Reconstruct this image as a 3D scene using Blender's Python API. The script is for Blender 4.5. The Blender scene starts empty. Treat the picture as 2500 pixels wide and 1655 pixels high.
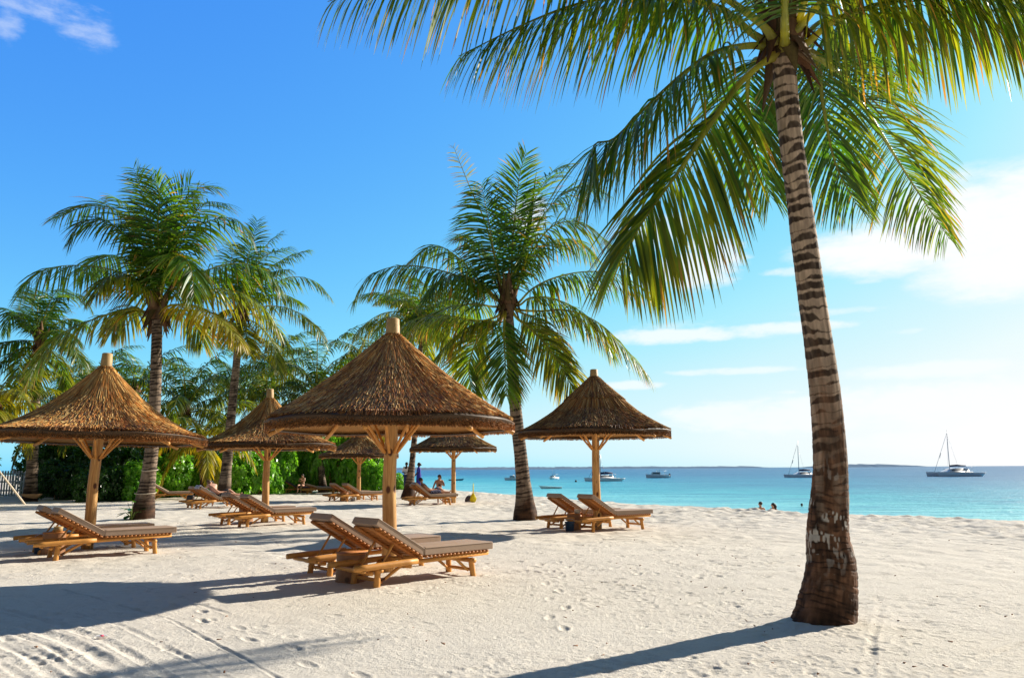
import bpy, math, random
import numpy as np
from mathutils import Matrix, Vector

# ------------------------------------------------------------------ camera, sky, sun, exposure
C = bpy.context.scene.collection
SC = bpy.context.scene
H_CAM = 1.6
FPX = 1910.0                       # focal length in pixels of the 2500 px wide photograph
PITCH = math.atan2(1144.6 - 827.5, FPX)
ROLL = math.atan(9 / 1400)
cam_data = bpy.data.cameras.new('camera')
cam = bpy.data.objects.new('camera', cam_data); C.objects.link(cam)
cam_data.sensor_width = 36.0
cam_data.lens = FPX / 2500 * 36.0
cam_data.clip_start = 0.05
cam_data.clip_end = 80000
cam.matrix_world = Matrix.Translation((0, 0, H_CAM)) @ Matrix.Rotation(math.pi / 2 + PITCH, 4, 'X') @ Matrix.Rotation(-ROLL, 4, 'Z')
SC.camera = cam

def ray(x, y):
    a = (x - 1250) / FPX; b = (827.5 - y) / FPX
    c, s = math.cos(ROLL), math.sin(ROLL)
    R = a * c + b * s; U = -a * s + b * c
    return np.array([R, math.cos(PITCH) - U * math.sin(PITCH), math.sin(PITCH) + U * math.cos(PITCH)])
def ground(x, y, z=0.0):           # point of the plane z seen at a photo position
    d = ray(x, y); t = (z - H_CAM) / d[2]
    return np.array([0, 0, H_CAM]) + d * t
def at(x, y, Y):                   # point at forward distance Y seen at a photo position
    d = ray(x, y)
    return np.array([0, 0, H_CAM]) + d / d[1] * Y

SUN_EL = math.radians(25.0)
SUN_AZ = math.radians(55.5)        # from +Y towards +X
EXPOSURE = 0.76
SKY_STRENGTH = 0.10
SUN_STRENGTH = 4.9
SC.view_settings.view_transform = 'Standard'
SC.view_settings.look = 'None'
SC.view_settings.exposure = EXPOSURE
SC.view_settings.gamma = 1.0

world = bpy.data.worlds.new('World'); SC.world = world
world.use_nodes = True
WT = world.node_tree; WT.nodes.clear()

class NT:                          # terse node helper
    def __init__(s, tree): s.t = tree
    def n(s, typ, props=None, **ins):
        nd = s.t.nodes.new(typ)
        for k, v in (props or {}).items(): setattr(nd, k, v)
        for k, v in ins.items():
            key = int(k[1:]) if k[0] == 'i' and k[1:].isdigit() else k.replace('_', ' ')
            s.set(nd.inputs[key], v)
        return nd
    def set(s, sock, v):
        if isinstance(v, bpy.types.NodeSocket): s.t.links.new(v, sock)
        elif isinstance(v, bpy.types.Node): s.t.links.new(v.outputs[0], sock)
        else: sock.default_value = v
    def m(s, op, *a, clamp=False):
        nd = s.t.nodes.new('ShaderNodeMath'); nd.operation = op; nd.use_clamp = clamp
        for i, v in enumerate(a): s.set(nd.inputs[i], v)
        return nd.outputs[0]
    def mix(s, f, a, b, typ='MIX'):
        nd = s.t.nodes.new('ShaderNodeMix'); nd.data_type = 'RGBA'; nd.blend_type = typ
        s.set(nd.inputs[0], f)
        for i, v in ((6, a), (7, b)):
            if isinstance(v, tuple) and len(v) == 3: v = (*v, 1)
            s.set(nd.inputs[i], v)
        return nd.outputs[2]
    def ramp(s, f, stops):
        nd = s.t.nodes.new('ShaderNodeValToRGB'); el = nd.color_ramp.elements
        while len(el) < len(stops): el.new(0.5)
        for e, (p, c) in zip(el, stops):
            e.position = p; e.color = (*c, 1) if isinstance(c, tuple) else (c, c, c, 1)
        s.set(nd.inputs[0], f)
        return nd.outputs[0]
    def smooth(s, v, lo, hi):
        nd = s.t.nodes.new('ShaderNodeMapRange'); nd.interpolation_type = 'SMOOTHSTEP'
        s.set(nd.inputs[0], v); nd.inputs[1].default_value = lo; nd.inputs[2].default_value = hi
        return nd.outputs[0]

w = NT(WT)
sky = w.n('ShaderNodeTexSky', dict(sky_type='NISHITA', sun_disc=False, sun_elevation=SUN_EL, sun_rotation=SUN_AZ,
          altitude=0, air_density=1.0, dust_density=0.7, ozone_density=3.0))
tc = w.n('ShaderNodeTexCoord')
sep = w.n('ShaderNodeSeparateXYZ', Vector=tc.outputs['Generated'])
az = w.m('ARCTAN2', sep.outputs[0], sep.outputs[1])
el = w.m('ARCSINE', sep.outputs[2])
def dirang(x, y):
    d = ray(x, y); d = d / np.linalg.norm(d)
    return math.atan2(d[0], d[1]), math.asin(d[2])
# clouds stand in the sky at fixed bearings: (px, py, half width, half height, strength)
CLOUDS = [(2500, 545, 430, 190, 1.25), (2330, 545, 300, 150, 1.25), (2190, 600, 330, 90, 1.1), (2440, 660, 300, 95, 1.1), (2080, 618, 200, 44, 1.0), (1800, 905, 200, 12, .6), (2250, 905, 300, 26, .6), (2050, 760, 160, 10, .5), (1500, 700, 160, 16, .45),
          (2060, 625, 90, 22, 0.5), (1690, 818, 330, 24, 0.8), (1850, 805, 260, 18, 0.75), (1650, 800, 120, 20, 0.5),
          (1700, 655, 140, 60, 0.85), (1740, 600, 90, 40, 0.7), (1600, 560, 120, 60, 0.6), (1940, 662, 100, 16, 0.6), (2120, 687, 60, 9, 0.5),
          (1545, 940, 90, 14, 0.7), (2200, 810, 70, 10, 0.5), (1290, 525, 50, 70, 0.8), (90, 12, 190, 46, 0.42), (225, 85, 85, 50, 0.40),
          (20, 55, 45, 55, 0.4), (2300, 985, 460, 75, 0.85), (1900, 1015, 380, 55, 0.7), (2350, 1080, 400, 45, .6), (1340, 800, 90, 30, 0.5), (1930, 958, 40, 7, 0.5)]
# the physical sky, graded to the deep tropical blue of the photograph: its brightness picks the hue
G_ = w.n('ShaderNodeSeparateColor', Color=sky.outputs[0]).outputs[1]
elp = w.m('MAXIMUM', el, 0.0)
key = w.m('MULTIPLY', G_, w.m('ADD', 0.78, w.m('MULTIPLY', 0.42, w.m('EXPONENT', w.m('MULTIPLY', elp, -8.0)))))
SKYK = 10.0 / 2 ** EXPOSURE
ramp = w.ramp(w.m('DIVIDE', key, 12.2), [(0.0, (.035, .20, .75)), (.085, (.050, .262, .89)), (.15, (.10, .42, .98)), (.215, (.16, .57, 1.0)), (.30, (.25, .735, 1.0)), (.40, (.42, .86, 1.0)), (.52, (.62, .92, 1.0)), (.72, (.85, .985, 1.0)), (1.0, (1.0, 1.0, 1.0))])
glow = w.m('ADD', 1.0, w.m('MULTIPLY', w.m('MAXIMUM', w.m('SUBTRACT', key, 12.0), 0.0), 0.04))
graded = w.n('ShaderNodeVectorMath', dict(operation='SCALE'), i0=ramp); w.set(graded.inputs['Scale'], w.m('MULTIPLY', glow, SKYK))
nz = w.n('ShaderNodeCombineXYZ', i0=w.m('MULTIPLY', az, 9.0), i1=w.m('MULTIPLY', el, 24.0))
n1 = w.n('ShaderNodeTexNoise', i2=1.0, Detail=7.0, Roughness=0.6, Vector=nz.outputs[0]); n1.inputs['Scale'].default_value = 1.0
nz2 = w.n('ShaderNodeCombineXYZ', i0=w.m('MULTIPLY', az, 30.0), i1=w.m('MULTIPLY', el, 80.0), i2=4.0)
n2 = w.n('ShaderNodeTexNoise', Detail=6.0, Roughness=0.62, Vector=nz2.outputs[0]); n2.inputs['Scale'].default_value = 1.0
nsum = w.m('ADD', w.m('MULTIPLY', w.m('SUBTRACT', n1.outputs[0], 0.5), 1.5), w.m('MULTIPLY', w.m('SUBTRACT', n2.outputs[0], 0.5), 1.3))
acc = None
for (px, py, hw, hh, st) in CLOUDS:
    a0, e0 = dirang(px, py); a1, _ = dirang(px + hw, py); _, e1 = dirang(px, py - hh)
    u = w.m('DIVIDE', w.m('SUBTRACT', az, a0), abs(a1 - a0)); v = w.m('DIVIDE', w.m('SUBTRACT', el, e0), abs(e1 - e0))
    q = w.m('ADD', w.m('MULTIPLY', u, u), w.m('MULTIPLY', v, v))
    g = w.m('SUBTRACT', 1.0, q)                                  # 1 in the middle, 0 at the rim
    g = w.m('ADD', g, w.m('MULTIPLY', nsum, .60 if st >= 1 else 1.15 if st > .5 else 2.1))
    g = w.m('MULTIPLY', w.smooth(g, 0.0, 0.95) if st > .5 else w.smooth(g, 0.05, 1.9), min(st, 1.0))
    acc = g if acc is None else w.m('MAXIMUM', acc, g)
# added grey sheet overhead and behind the camera, invented to control the fill light
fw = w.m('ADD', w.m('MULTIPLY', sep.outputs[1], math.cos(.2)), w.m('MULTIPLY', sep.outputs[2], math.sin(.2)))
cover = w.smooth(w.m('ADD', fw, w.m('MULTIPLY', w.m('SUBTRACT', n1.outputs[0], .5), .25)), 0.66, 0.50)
fill_sheet = w.mix(n2.outputs[0], (SKYK * .035, SKYK * .065, SKYK * .115), (SKYK * .10, SKYK * .125, SKYK * .16))
low = w.m('MULTIPLY', w.m('EXPONENT', w.m('MULTIPLY', elp, -5.0)), 0.85)      # pale band low in the added sheet, to brighten camera-facing sides
fill_sheet = w.mix(low, fill_sheet, (SKYK * .30, SKYK * .37, SKYK * .45))
under = w.mix(cover, graded.outputs[0], fill_sheet)
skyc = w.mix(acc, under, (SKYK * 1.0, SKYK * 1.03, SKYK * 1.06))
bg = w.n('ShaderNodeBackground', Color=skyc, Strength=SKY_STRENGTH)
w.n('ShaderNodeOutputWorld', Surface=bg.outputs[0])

sl = bpy.data.lights.new('sun', 'SUN'); sl.energy = SUN_STRENGTH; sl.angle = math.radians(0.55); sl.color = (1.0, 0.92, 0.80)
so = bpy.data.objects.new('sun', sl); C.objects.link(so)
sv = Vector((math.sin(SUN_AZ) * math.cos(SUN_EL), math.cos(SUN_AZ) * math.cos(SUN_EL), math.sin(SUN_EL)))
so.rotation_euler = sv.to_track_quat('Z', 'Y').to_euler(); so.location = (20, 10, 30)

# ------------------------------------------------------------------ helpers
rng = np.random.default_rng(7)
def unit(v):
    v = np.asarray(v, float); return v / np.maximum(np.linalg.norm(v, axis=-1, keepdims=True), 1e-9)

def hash2(ix, iy, seed):
    h = (ix.astype(np.int64) * 374761393 + iy.astype(np.int64) * 668265263 + seed * 1442695041) & 0xffffffff
    h = ((h ^ (h >> 13)) * 1274126177) & 0xffffffff
    return ((h ^ (h >> 16)) & 0xffff) / 65535.0
def vnoise(x, y, seed=0):
    ix = np.floor(x); iy = np.floor(y); fx = x - ix; fy = y - iy
    fx = fx * fx * (3 - 2 * fx); fy = fy * fy * (3 - 2 * fy)
    a = hash2(ix, iy, seed); b = hash2(ix + 1, iy, seed); c = hash2(ix, iy + 1, seed); d = hash2(ix + 1, iy + 1, seed)
    return (a * (1 - fx) + b * fx) * (1 - fy) + (c * (1 - fx) + d * fx) * fy

def make_mesh(name, V, faces, col=None, smooth=False, uv=None):
    """faces: list of (n,k) int arrays; col: (nverts,3); uv: (nverts,2)"""
    me = bpy.data.meshes.new(name)
    V = np.asarray(V, np.float32)
    faces = [np.asarray(f, np.int32) for f in faces if len(f)]
    loops = np.concatenate([f.ravel() for f in faces])
    tot = np.concatenate([np.full(len(f), f.shape[1], np.int32) for f in faces])
    start = np.concatenate([[0], np.cumsum(tot)[:-1]]).astype(np.int32)
    me.vertices.add(len(V)); me.vertices.foreach_set('co', V.ravel())
    me.loops.add(len(loops)); me.loops.foreach_set('vertex_index', loops)
    me.polygons.add(len(tot)); me.polygons.foreach_set('loop_start', start); me.polygons.foreach_set('loop_total', tot)
    if smooth: me.polygons.foreach_set('use_smooth', np.ones(len(tot), bool))
    if col is not None:
        a = me.color_attributes.new('col', 'FLOAT_COLOR', 'POINT')
        cc = np.ones((len(V), 4), np.float32); cc[:, :3] = col
        a.data.foreach_set('color', cc.ravel())
    if uv is not None:
        l = me.uv_layers.new(name='UVMap')
        l.data.foreach_set('uv', np.asarray(uv, np.float32)[loops].ravel())
    me.update(calc_edges=True)
    me.validate()
    return me

class MB:
    """collects shapes that become ONE mesh object"""
    def __init__(s): s.V = []; s.F = []; s.C = []; s.n = 0
    def add(s, V, F, col=None):
        V = np.asarray(V, float)
        if isinstance(F, np.ndarray): F = [F]
        for f in F: s.F.append(np.asarray(f, int) + s.n)
        s.V.append(V); s.n += len(V)
        s.C.append(np.broadcast_to(np.asarray(col if col is not None else (1, 1, 1), float), (len(V), 3)))
        return s
    def tube(s, P, R, k=10, col=None, cap=True, rnd=0.0):
        P = np.asarray(P, float); R = np.broadcast_to(np.asarray(R, float), (len(P),))
        T = unit(np.gradient(P, axis=0)); ref = np.array([0, 0, 1.0]) if abs(T[0][2]) < 0.9 else np.array([1.0, 0, 0])
        U = np.zeros_like(P); u = unit(np.cross(T[0], ref))
        for i in range(len(P)):
            u = unit(u - T[i] * np.dot(u, T[i])); U[i] = u
        W = np.cross(T, U); a = np.linspace(0, 2 * np.pi, k, endpoint=False)
        rr = 1 + rnd * (rng.random((len(P), k)) - 0.5)
        V = P[:, None] + (U[:, None] * np.cos(a)[None, :, None] + W[:, None] * np.sin(a)[None, :, None]) * (R[:, None] * rr)[:, :, None]
        V = V.reshape(-1, 3); i, j = np.meshgrid(np.arange(len(P) - 1), np.arange(k), indexing='ij')
        Q = np.stack([i * k + j, i * k + (j + 1) % k, (i + 1) * k + (j + 1) % k, (i + 1) * k + j], -1).reshape(-1, 4)
        F = [Q]
        if cap: F += [np.arange(k)[None, ::-1], (np.arange(k) + (len(P) - 1) * k)[None]]
        return s.add(V, F, col)
    def log(s, a, b, r, r2=None, k=10, bend=0.0):
        a = np.asarray(a, float); b = np.asarray(b, float); r2 = r if r2 is None else r2
        t = np.linspace(0, 1, 7); P = a + (b - a) * t[:, None]
        P = P + rng.normal(0, 1, 3) * bend * np.sin(np.pi * t)[:, None]
        R = (r + (r2 - r) * t) * (1 + 0.05 * rng.normal(0, 1, 7)); R[0] *= 0.93; R[-1] *= 0.93
        return s.tube(P, R, k, rnd=0.05)
    def box(s, c, sz, M=None, bevel=0.0):
        x, y, z = np.asarray(sz, float) / 2; b = min(bevel, x * .9, y * .9, z * .9)
        if b <= 0:
            V = np.array([(i, j, k) for i in (-x, x) for j in (-y, y) for k in (-z, z)], float)
            F = np.array([(0, 1, 3, 2), (4, 6, 7, 5), (0, 4, 5, 1), (2, 3, 7, 6), (0, 2, 6, 4), (1, 5, 7, 3)])
            F = [F]
        else:
            V = []; idx = {}
            for i in (-1, 1):
                for j in (-1, 1):
                    for k in (-1, 1):
                        for ax in range(3):
                            p = np.array([i * (x - b), j * (y - b), k * (z - b)]); p[ax] = (i, j, k)[ax] * (x, y, z)[ax]
                            idx[(i, j, k, ax)] = len(V); V.append(p)
            V = np.array(V); Q = []; Tt = []
            for ax in range(3):
                o = [a for a in range(3) if a != ax]
                for sg in (-1, 1):
                    f = []
                    for (p, q) in ((-1, -1), (1, -1), (1, 1), (-1, 1)):
                        t = [0, 0, 0]; t[ax] = sg; t[o[0]] = p; t[o[1]] = q; f.append(idx[(*t, ax)])
                    Q.append(f)
            for ax in range(3):
                o = [a for a in range(3) if a != ax]
                for p in (-1, 1):
                    for q in (-1, 1):
                        t0 = [0, 0, 0]; t0[o[0]] = p; t0[o[1]] = q; t1 = list(t0); t0[ax] = -1; t1[ax] = 1
                        Q.append([idx[(*t0, o[0])], idx[(*t1, o[0])], idx[(*t1, o[1])], idx[(*t0, o[1])]])
            for i in (-1, 1):
                for j in (-1, 1):
                    for k in (-1, 1): Tt.append([idx[(i, j, k, a)] for a in range(3)])
            F = [np.array(Q), np.array(Tt)]
        if M is not None: V = V @ np.asarray(M, float).T
        return s.add(V + np.asarray(c, float), F)
    def lathe(s, prof, k=32, c=(0, 0, 0), col=None, sx=1, sy=1):
        prof = np.asarray(prof, float); a = np.linspace(0, 2 * np.pi, k, endpoint=False)
        V = np.stack([prof[:, 0, None] * np.cos(a) * sx, prof[:, 0, None] * np.sin(a) * sy, prof[:, 1, None] + 0 * a], -1).reshape(-1, 3) + np.asarray(c)
        i, j = np.meshgrid(np.arange(len(prof) - 1), np.arange(k), indexing='ij')
        Q = np.stack([i * k + j, i * k + (j + 1) % k, (i + 1) * k + (j + 1) % k, (i + 1) * k + j], -1).reshape(-1, 4)
        return s.add(V, [Q], col)
    def mesh(s, name, smooth=False):
        by = {}
        for f in s.F: by.setdefault(f.shape[1], []).append(f)
        me = make_mesh(name, np.concatenate(s.V), [np.concatenate(v) for v in by.values()], np.concatenate(s.C), smooth)
        import bmesh
        bm = bmesh.new(); bm.from_mesh(me); bmesh.ops.recalc_face_normals(bm, faces=bm.faces); bm.to_mesh(me); bm.free()
        return me
    def build(s, name, mat, parent=None, smooth=False):
        return link(name, s.mesh(name, smooth), mat, parent)

def link(name, me, mat, parent=None):
    o = bpy.data.objects.new(name, me); C.objects.link(o)
    if mat is not None and len(me.materials) == 0: me.materials.append(mat)
    if parent is not None: o.parent = parent
    return o
def tag(o, label=None, cat=None, group=None, kind=None):
    for k, v in (('label', label), ('category', cat), ('group', group), ('kind', kind)):
        if v: o[k] = v
    return o
def thing(name, label, cat, loc=(0, 0, 0), rz=0.0, group=None):
    o = bpy.data.objects.new(name, None); C.objects.link(o); o.empty_display_size = 0.2
    o.location = [float(v) for v in loc]; o.rotation_euler = (0, 0, rz)
    return tag(o, label, cat, group)
def dup(o, parent=None):
    c = o.copy(); C.objects.link(c)
    if parent is not None: c.parent = parent
    for ch in list(o.children): dup(ch, c)
    return c
def catmull(P, n):
    P = np.asarray(P, float); Q = np.vstack([2 * P[0] - P[1], P, 2 * P[-1] - P[-2]])
    out = []
    for i in range(1, len(Q) - 2):
        t = np.linspace(0, 1, 20, endpoint=False)[:, None]
        a, b, c, d = Q[i - 1], Q[i], Q[i + 1], Q[i + 2]
        out.append(0.5 * (2 * b + (c - a) * t + (2 * a - 5 * b + 4 * c - d) * t ** 2 + (3 * b - a - 3 * c + d) * t ** 3))
    out.append(P[-1:]); S = np.vstack(out)
    L = np.concatenate([[0], np.cumsum(np.linalg.norm(np.diff(S, axis=0), axis=1))])
    u = np.linspace(0, L[-1], n)
    return np.stack([np.interp(u, L, S[:, k]) for k in range(3)], -1)

# ------------------------------------------------------------------ materials
def mat(name, fn):
    m = bpy.data.materials.new(name); m.use_nodes = True; m.node_tree.nodes.clear()
    t = NT(m.node_tree); out = t.n('ShaderNodeOutputMaterial'); r = fn(t)
    t.set(out.inputs['Surface'], r); return m
def pbr(t, **k): return t.n('ShaderNodeBsdfPrincipled', **k).outputs[0]
def bump(t, h, strength=0.5, dist=0.02): return t.n('ShaderNodeBump', Strength=strength, Distance=dist, Height=h).outputs[0]
def noise(t, vec, scale, detail=4.0, rough=0.55, **k):
    nd = t.n('ShaderNodeTexNoise', Vector=vec, Scale=scale, Detail=detail, Roughness=rough); return nd.outputs[0]
def coord(t, sc=(1, 1, 1), which='Object'):
    c = t.n('ShaderNodeTexCoord'); return t.n('ShaderNodeMapping', Vector=c.outputs[which], Scale=sc).outputs[0]
def plain(name, c, rough=0.6, var=0.12, scale=9.0, spec=0.4, metal=0.0):
    def f(t):
        v = coord(t); n = noise(t, v, scale)
        lo = tuple(x * (1 - var) for x in c); hi = tuple(min(1, x * (1 + var)) for x in c)
        col = t.mix(n, lo, hi)
        return pbr(t, Base_Color=col, Roughness=rough, Specular_IOR_Level=spec, Metallic=metal, Normal=bump(t, noise(t, v, scale * 6), 0.15, 0.01))
    return mat(name, f)

def f_sand(t):
    v = coord(t)
    n = noise(t, v, 0.35, 5); n2 = noise(t, v, 3.0, 6, 0.65); n3 = noise(t, v, 60.0, 4, 0.7)
    col = t.mix(n, (0.68, 0.62, 0.525), (0.76, 0.705, 0.61))
    col = t.mix(t.m('MULTIPLY', t.smooth(n2, 0.50, 0.75), 0.5), col, (0.50, 0.44, 0.37))
    col = t.mix(t.smooth(n3, 0.64, 0.76), col, (0.36, 0.31, 0.25))
    h = t.m('ADD', t.m('MULTIPLY', noise(t, v, 22.0, 6, 0.7), 1.0), t.m('MULTIPLY', n3, 0.35))
    return pbr(t, Base_Color=col, Roughness=0.95, Specular_IOR_Level=0.15, Normal=bump(t, h, 0.9, 0.02))
M_SAND = mat('sand', f_sand)

def f_leaf(t):
    a = t.n('ShaderNodeVertexColor', dict(layer_name='col')).outputs[0]
    tr = t.n('ShaderNodeTexCoord')
    n = noise(t, tr.outputs['Object'], 2.5, 3)
    col = t.mix(1.0, a, t.ramp(n, [(0.3, 0.72), (0.7, 1.28)]), 'MULTIPLY')
    p = pbr(t, Base_Color=col, Roughness=0.38, Specular_IOR_Level=0.4)
    tcol = t.mix(1.0, col, (3.3, 2.7, 0.5), 'MULTIPLY')
    tl = t.n('ShaderNodeBsdfTranslucent', Color=tcol).outputs[0]
    return t.n('ShaderNodeMixShader', i0=0.38, i1=p, i2=tl).outputs[0]
M_LEAF = mat('palm_leaf', f_leaf)

def f_bushleaf(t):
    a = t.n('ShaderNodeVertexColor', dict(layer_name='col')).outputs[0]
    p = pbr(t, Base_Color=a, Roughness=0.32, Specular_IOR_Level=0.5)
    tl = t.n('ShaderNodeBsdfTranslucent', Color=t.mix(1.0, a, (2.6, 2.8, 1.0), 'MULTIPLY')).outputs[0]
    return t.n('ShaderNodeMixShader', i0=0.32, i1=p, i2=tl).outputs[0]
M_BUSH = mat('bush_leaf', f_bushleaf)

def f_vcol(rough, spec, bs, scl=(30, 30, 6), strength=0.4):
    def f(t):
        a = t.n('ShaderNodeVertexColor', dict(layer_name='col')).outputs[0]
        v = coord(t, scl); n = noise(t, v, 1.0, 5, 0.65)
        col = t.mix(1.0, a, t.ramp(n, [(0.25, 0.7), (0.75, 1.25)]), 'MULTIPLY')
        return pbr(t, Base_Color=col, Roughness=rough, Specular_IOR_Level=spec, Normal=bump(t, n, strength, bs))
    return f
M_TRUNK = mat('palm_trunk', f_vcol(0.85, 0.25, 0.012, (26, 26, 5), 0.6))
M_RACHIS = mat('palm_rachis', f_vcol(0.4, 0.5, 0.002, (40, 40, 40), 0.2))
M_HUSK = mat('palm_husk', f_vcol(0.85, 0.2, 0.01, (40, 40, 8), 0.7))
def f_reed(t):
    a = t.n('ShaderNodeVertexColor', dict(layer_name='col')).outputs[0]
    return pbr(t, Base_Color=a, Roughness=0.55, Specular_IOR_Level=0.22)
M_REED = mat('thatch_reed', f_reed)
def f_under(t):
    v = coord(t, (1, 1, 1)); 
    n = noise(t, v, 45.0, 5, 0.7)
    col = t.mix(n, (0.24, 0.11, 0.03), (0.58, 0.30, 0.09))
    return pbr(t, Base_Color=col, Roughness=0.7, Normal=bump(t, n, 0.8, 0.02))
M_UNDER = mat('thatch_underside', f_under)
def f_wood(c1, c2, knots=True):
    def f(t):
        tcn = t.n('ShaderNodeTexCoord')
        oi = t.n('ShaderNodeObjectInfo')
        v = t.n('ShaderNodeMapping', Vector=tcn.outputs['Object'], Scale=(14, 14, 14)).outputs[0]
        v2 = t.n('ShaderNodeMapping', Vector=tcn.outputs['Object'], Scale=(2.2, 2.2, 2.2)).outputs[0]
        n = noise(t, v, 1.0, 6, 0.7); n2 = noise(t, v2, 1.0, 3)
        col = t.mix(n, c1, c2)
        col = t.mix(t.m('MULTIPLY', t.smooth(n2, 0.5, 0.75), 0.4), col, tuple(x * 0.5 for x in c1))
        vo = t.n('ShaderNodeTexVoronoi', Vector=v2, Scale=1.6).outputs[0]
        if knots: col = t.mix(t.smooth(t.m('SUBTRACT', 0.2, vo), 0.0, 0.1), col, (0.10, 0.04, 0.015))
        return pbr(t, Base_Color=col, Roughness=0.5, Specular_IOR_Level=0.35, Normal=bump(t, n, 0.25, 0.004))
    return f
M_POLE = mat('peeled_pole', f_wood((0.50, 0.205, 0.04), (0.78, 0.39, 0.10)))
def f_post(t):
    tcn = t.n('ShaderNodeTexCoord'); oi = t.n('ShaderNodeObjectInfo')
    off = t.n('ShaderNodeCombineXYZ', i0=t.m('MULTIPLY', oi.outputs['Random'], 37.0), i2=t.m('MULTIPLY', oi.outputs['Random'], 11.0)).outputs[0]
    o3 = t.n('ShaderNodeVectorMath', dict(operation='ADD'), i0=tcn.outputs['Object'], i1=off).outputs[0]
    g1 = noise(t, t.n('ShaderNodeMapping', Vector=o3, Scale=(28, 28, 1.6)).outputs[0], 1.0, 6, 0.65)
    g2 = noise(t, t.n('ShaderNodeMapping', Vector=o3, Scale=(5, 5, 1.1)).outputs[0], 1.0, 4, 0.6)
    kv = t.n('ShaderNodeTexVoronoi', Vector=t.n('ShaderNodeMapping', Vector=o3, Scale=(5.5, 5.5, 3.2)).outputs[0], Scale=1.0).outputs[0]
    col = t.mix(t.smooth(g1, .32, .68), (0.40, 0.19, 0.055), (0.70, 0.43, 0.16))
    col = t.mix(t.m('MULTIPLY', t.smooth(g2, .5, .75), .55), col, (0.30, 0.12, 0.035))
    col = t.mix(t.smooth(t.m('SUBTRACT', 0.26, kv), 0.0, 0.12), col, (0.10, 0.035, 0.015))
    return pbr(t, Base_Color=col, Roughness=0.55, Specular_IOR_Level=0.3, Normal=bump(t, g1, 0.4, 0.006))
M_POST = mat('peeled_post', f_post)
M_SLAT = mat('oiled_slats', f_wood((0.36, 0.125, 0.03), (0.56, 0.23, 0.06), False))
M_LOG = mat('bark_log', f_wood((0.20, 0.085, 0.035), (0.40, 0.19, 0.08)))
M_CUSH = plain('cushion_canvas', (0.40, 0.285, 0.205), 0.6, 0.14, 3.0, 0.3)
M_PIPE = plain('cushion_piping', (0.30, 0.215, 0.155), 0.6)
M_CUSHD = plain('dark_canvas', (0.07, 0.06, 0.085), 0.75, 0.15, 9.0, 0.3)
M_CAP = plain('cane_cap', (0.46, 0.29, 0.11), 0.6, 0.25, 24.0)
M_ROPE = plain('rope', (0.55, 0.47, 0.36), 0.9)
M_BUCKET = plain('blue_plastic', (0.03, 0.06, 0.11), 0.4)
M_CLAY = plain('clay', (0.66, 0.36, 0.17), 0.8)
M_SOIL = plain('moss', (0.12, 0.17, 0.03), 0.9)
M_WHITE = plain('white_paint', (0.78, 0.79, 0.80), 0.35, 0.03)
M_GRP = plain('white_gelcoat', (0.94, 0.96, 0.97), 0.5, 0.03, 1.0)
M_NAVY = plain('navy_canvas', (0.02, 0.035, 0.11), 0.7)
M_GLASS = plain('dark_glass', (0.03, 0.045, 0.06), 0.08, 0.05, 1.0, 0.8)
M_ALU = plain('aluminium', (0.45, 0.47, 0.50), 0.35, 0.05, 1.0, 0.5, 0.6)
M_YELLOW = plain('yellow_plastic', (0.80, 0.66, 0.02), 0.4, 0.05)
M_BLACK = plain('black_rubber', (0.03, 0.03, 0.032), 0.6)
M_BLUEBOAT = plain('blue_hull', (0.10, 0.22, 0.36), 0.3)
M_SKIN = plain('tanned_skin', (0.52, 0.27, 0.17), 0.5, 0.08, 6.0)
M_SKINP = plain('pale_skin', (0.66, 0.40, 0.29), 0.5, 0.08, 6.0)
M_SKIND = plain('dark_skin', (0.055, 0.028, 0.018), 0.5, 0.08, 6.0)
M_HAIR = plain('dark_hair', (0.018, 0.012, 0.009), 0.5, 0.2)
M_HAIRB = plain('brown_hair', (0.10, 0.05, 0.025), 0.5, 0.2)
M_SHIRT = plain('white_shirt', (0.78, 0.76, 0.76), 0.8)
M_ROYAL = plain('royal_blue_cloth', (0.025, 0.03, 0.30), 0.8)
M_SWIM = plain('black_swimwear', (0.012, 0.012, 0.016), 0.6)
M_RED = plain('red_petal', (0.75, 0.05, 0.12), 0.6)
def f_stripe(t):
    v = coord(t, (1, 1, 1)); s = t.n('ShaderNodeSeparateXYZ', Vector=v).outputs[1]
    k = t.m('FRACT', t.m('MULTIPLY', s, 9.0))
    return pbr(t, Base_Color=t.mix(t.smooth(k, 0.48, 0.52), (0.60, 0.62, 0.72), (0.10, 0.09, 0.22)), Roughness=0.9)
M_TOWEL = mat('striped_towel', f_stripe)
def f_print(t):
    v = coord(t); n = t.n('ShaderNodeTexVoronoi', Vector=v, Scale=26.0).outputs[0]
    return pbr(t, Base_Color=t.mix(t.smooth(n, 0.25, 0.4), (0.45, 0.45, 0.55), (0.04, 0.045, 0.12)), Roughness=0.8)
M_PRINT = mat('printed_cloth', f_print)
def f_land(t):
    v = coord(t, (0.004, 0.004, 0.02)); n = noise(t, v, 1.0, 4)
    return pbr(t, Base_Color=t.mix(n, (0.15, 0.22, 0.32), (0.19, 0.27, 0.36)), Roughness=1.0, Specular_IOR_Level=0.0)  # blue-grey of distance haze is put straight into the land colour
M_LAND = mat('haze_tinted_shore', f_land)

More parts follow.
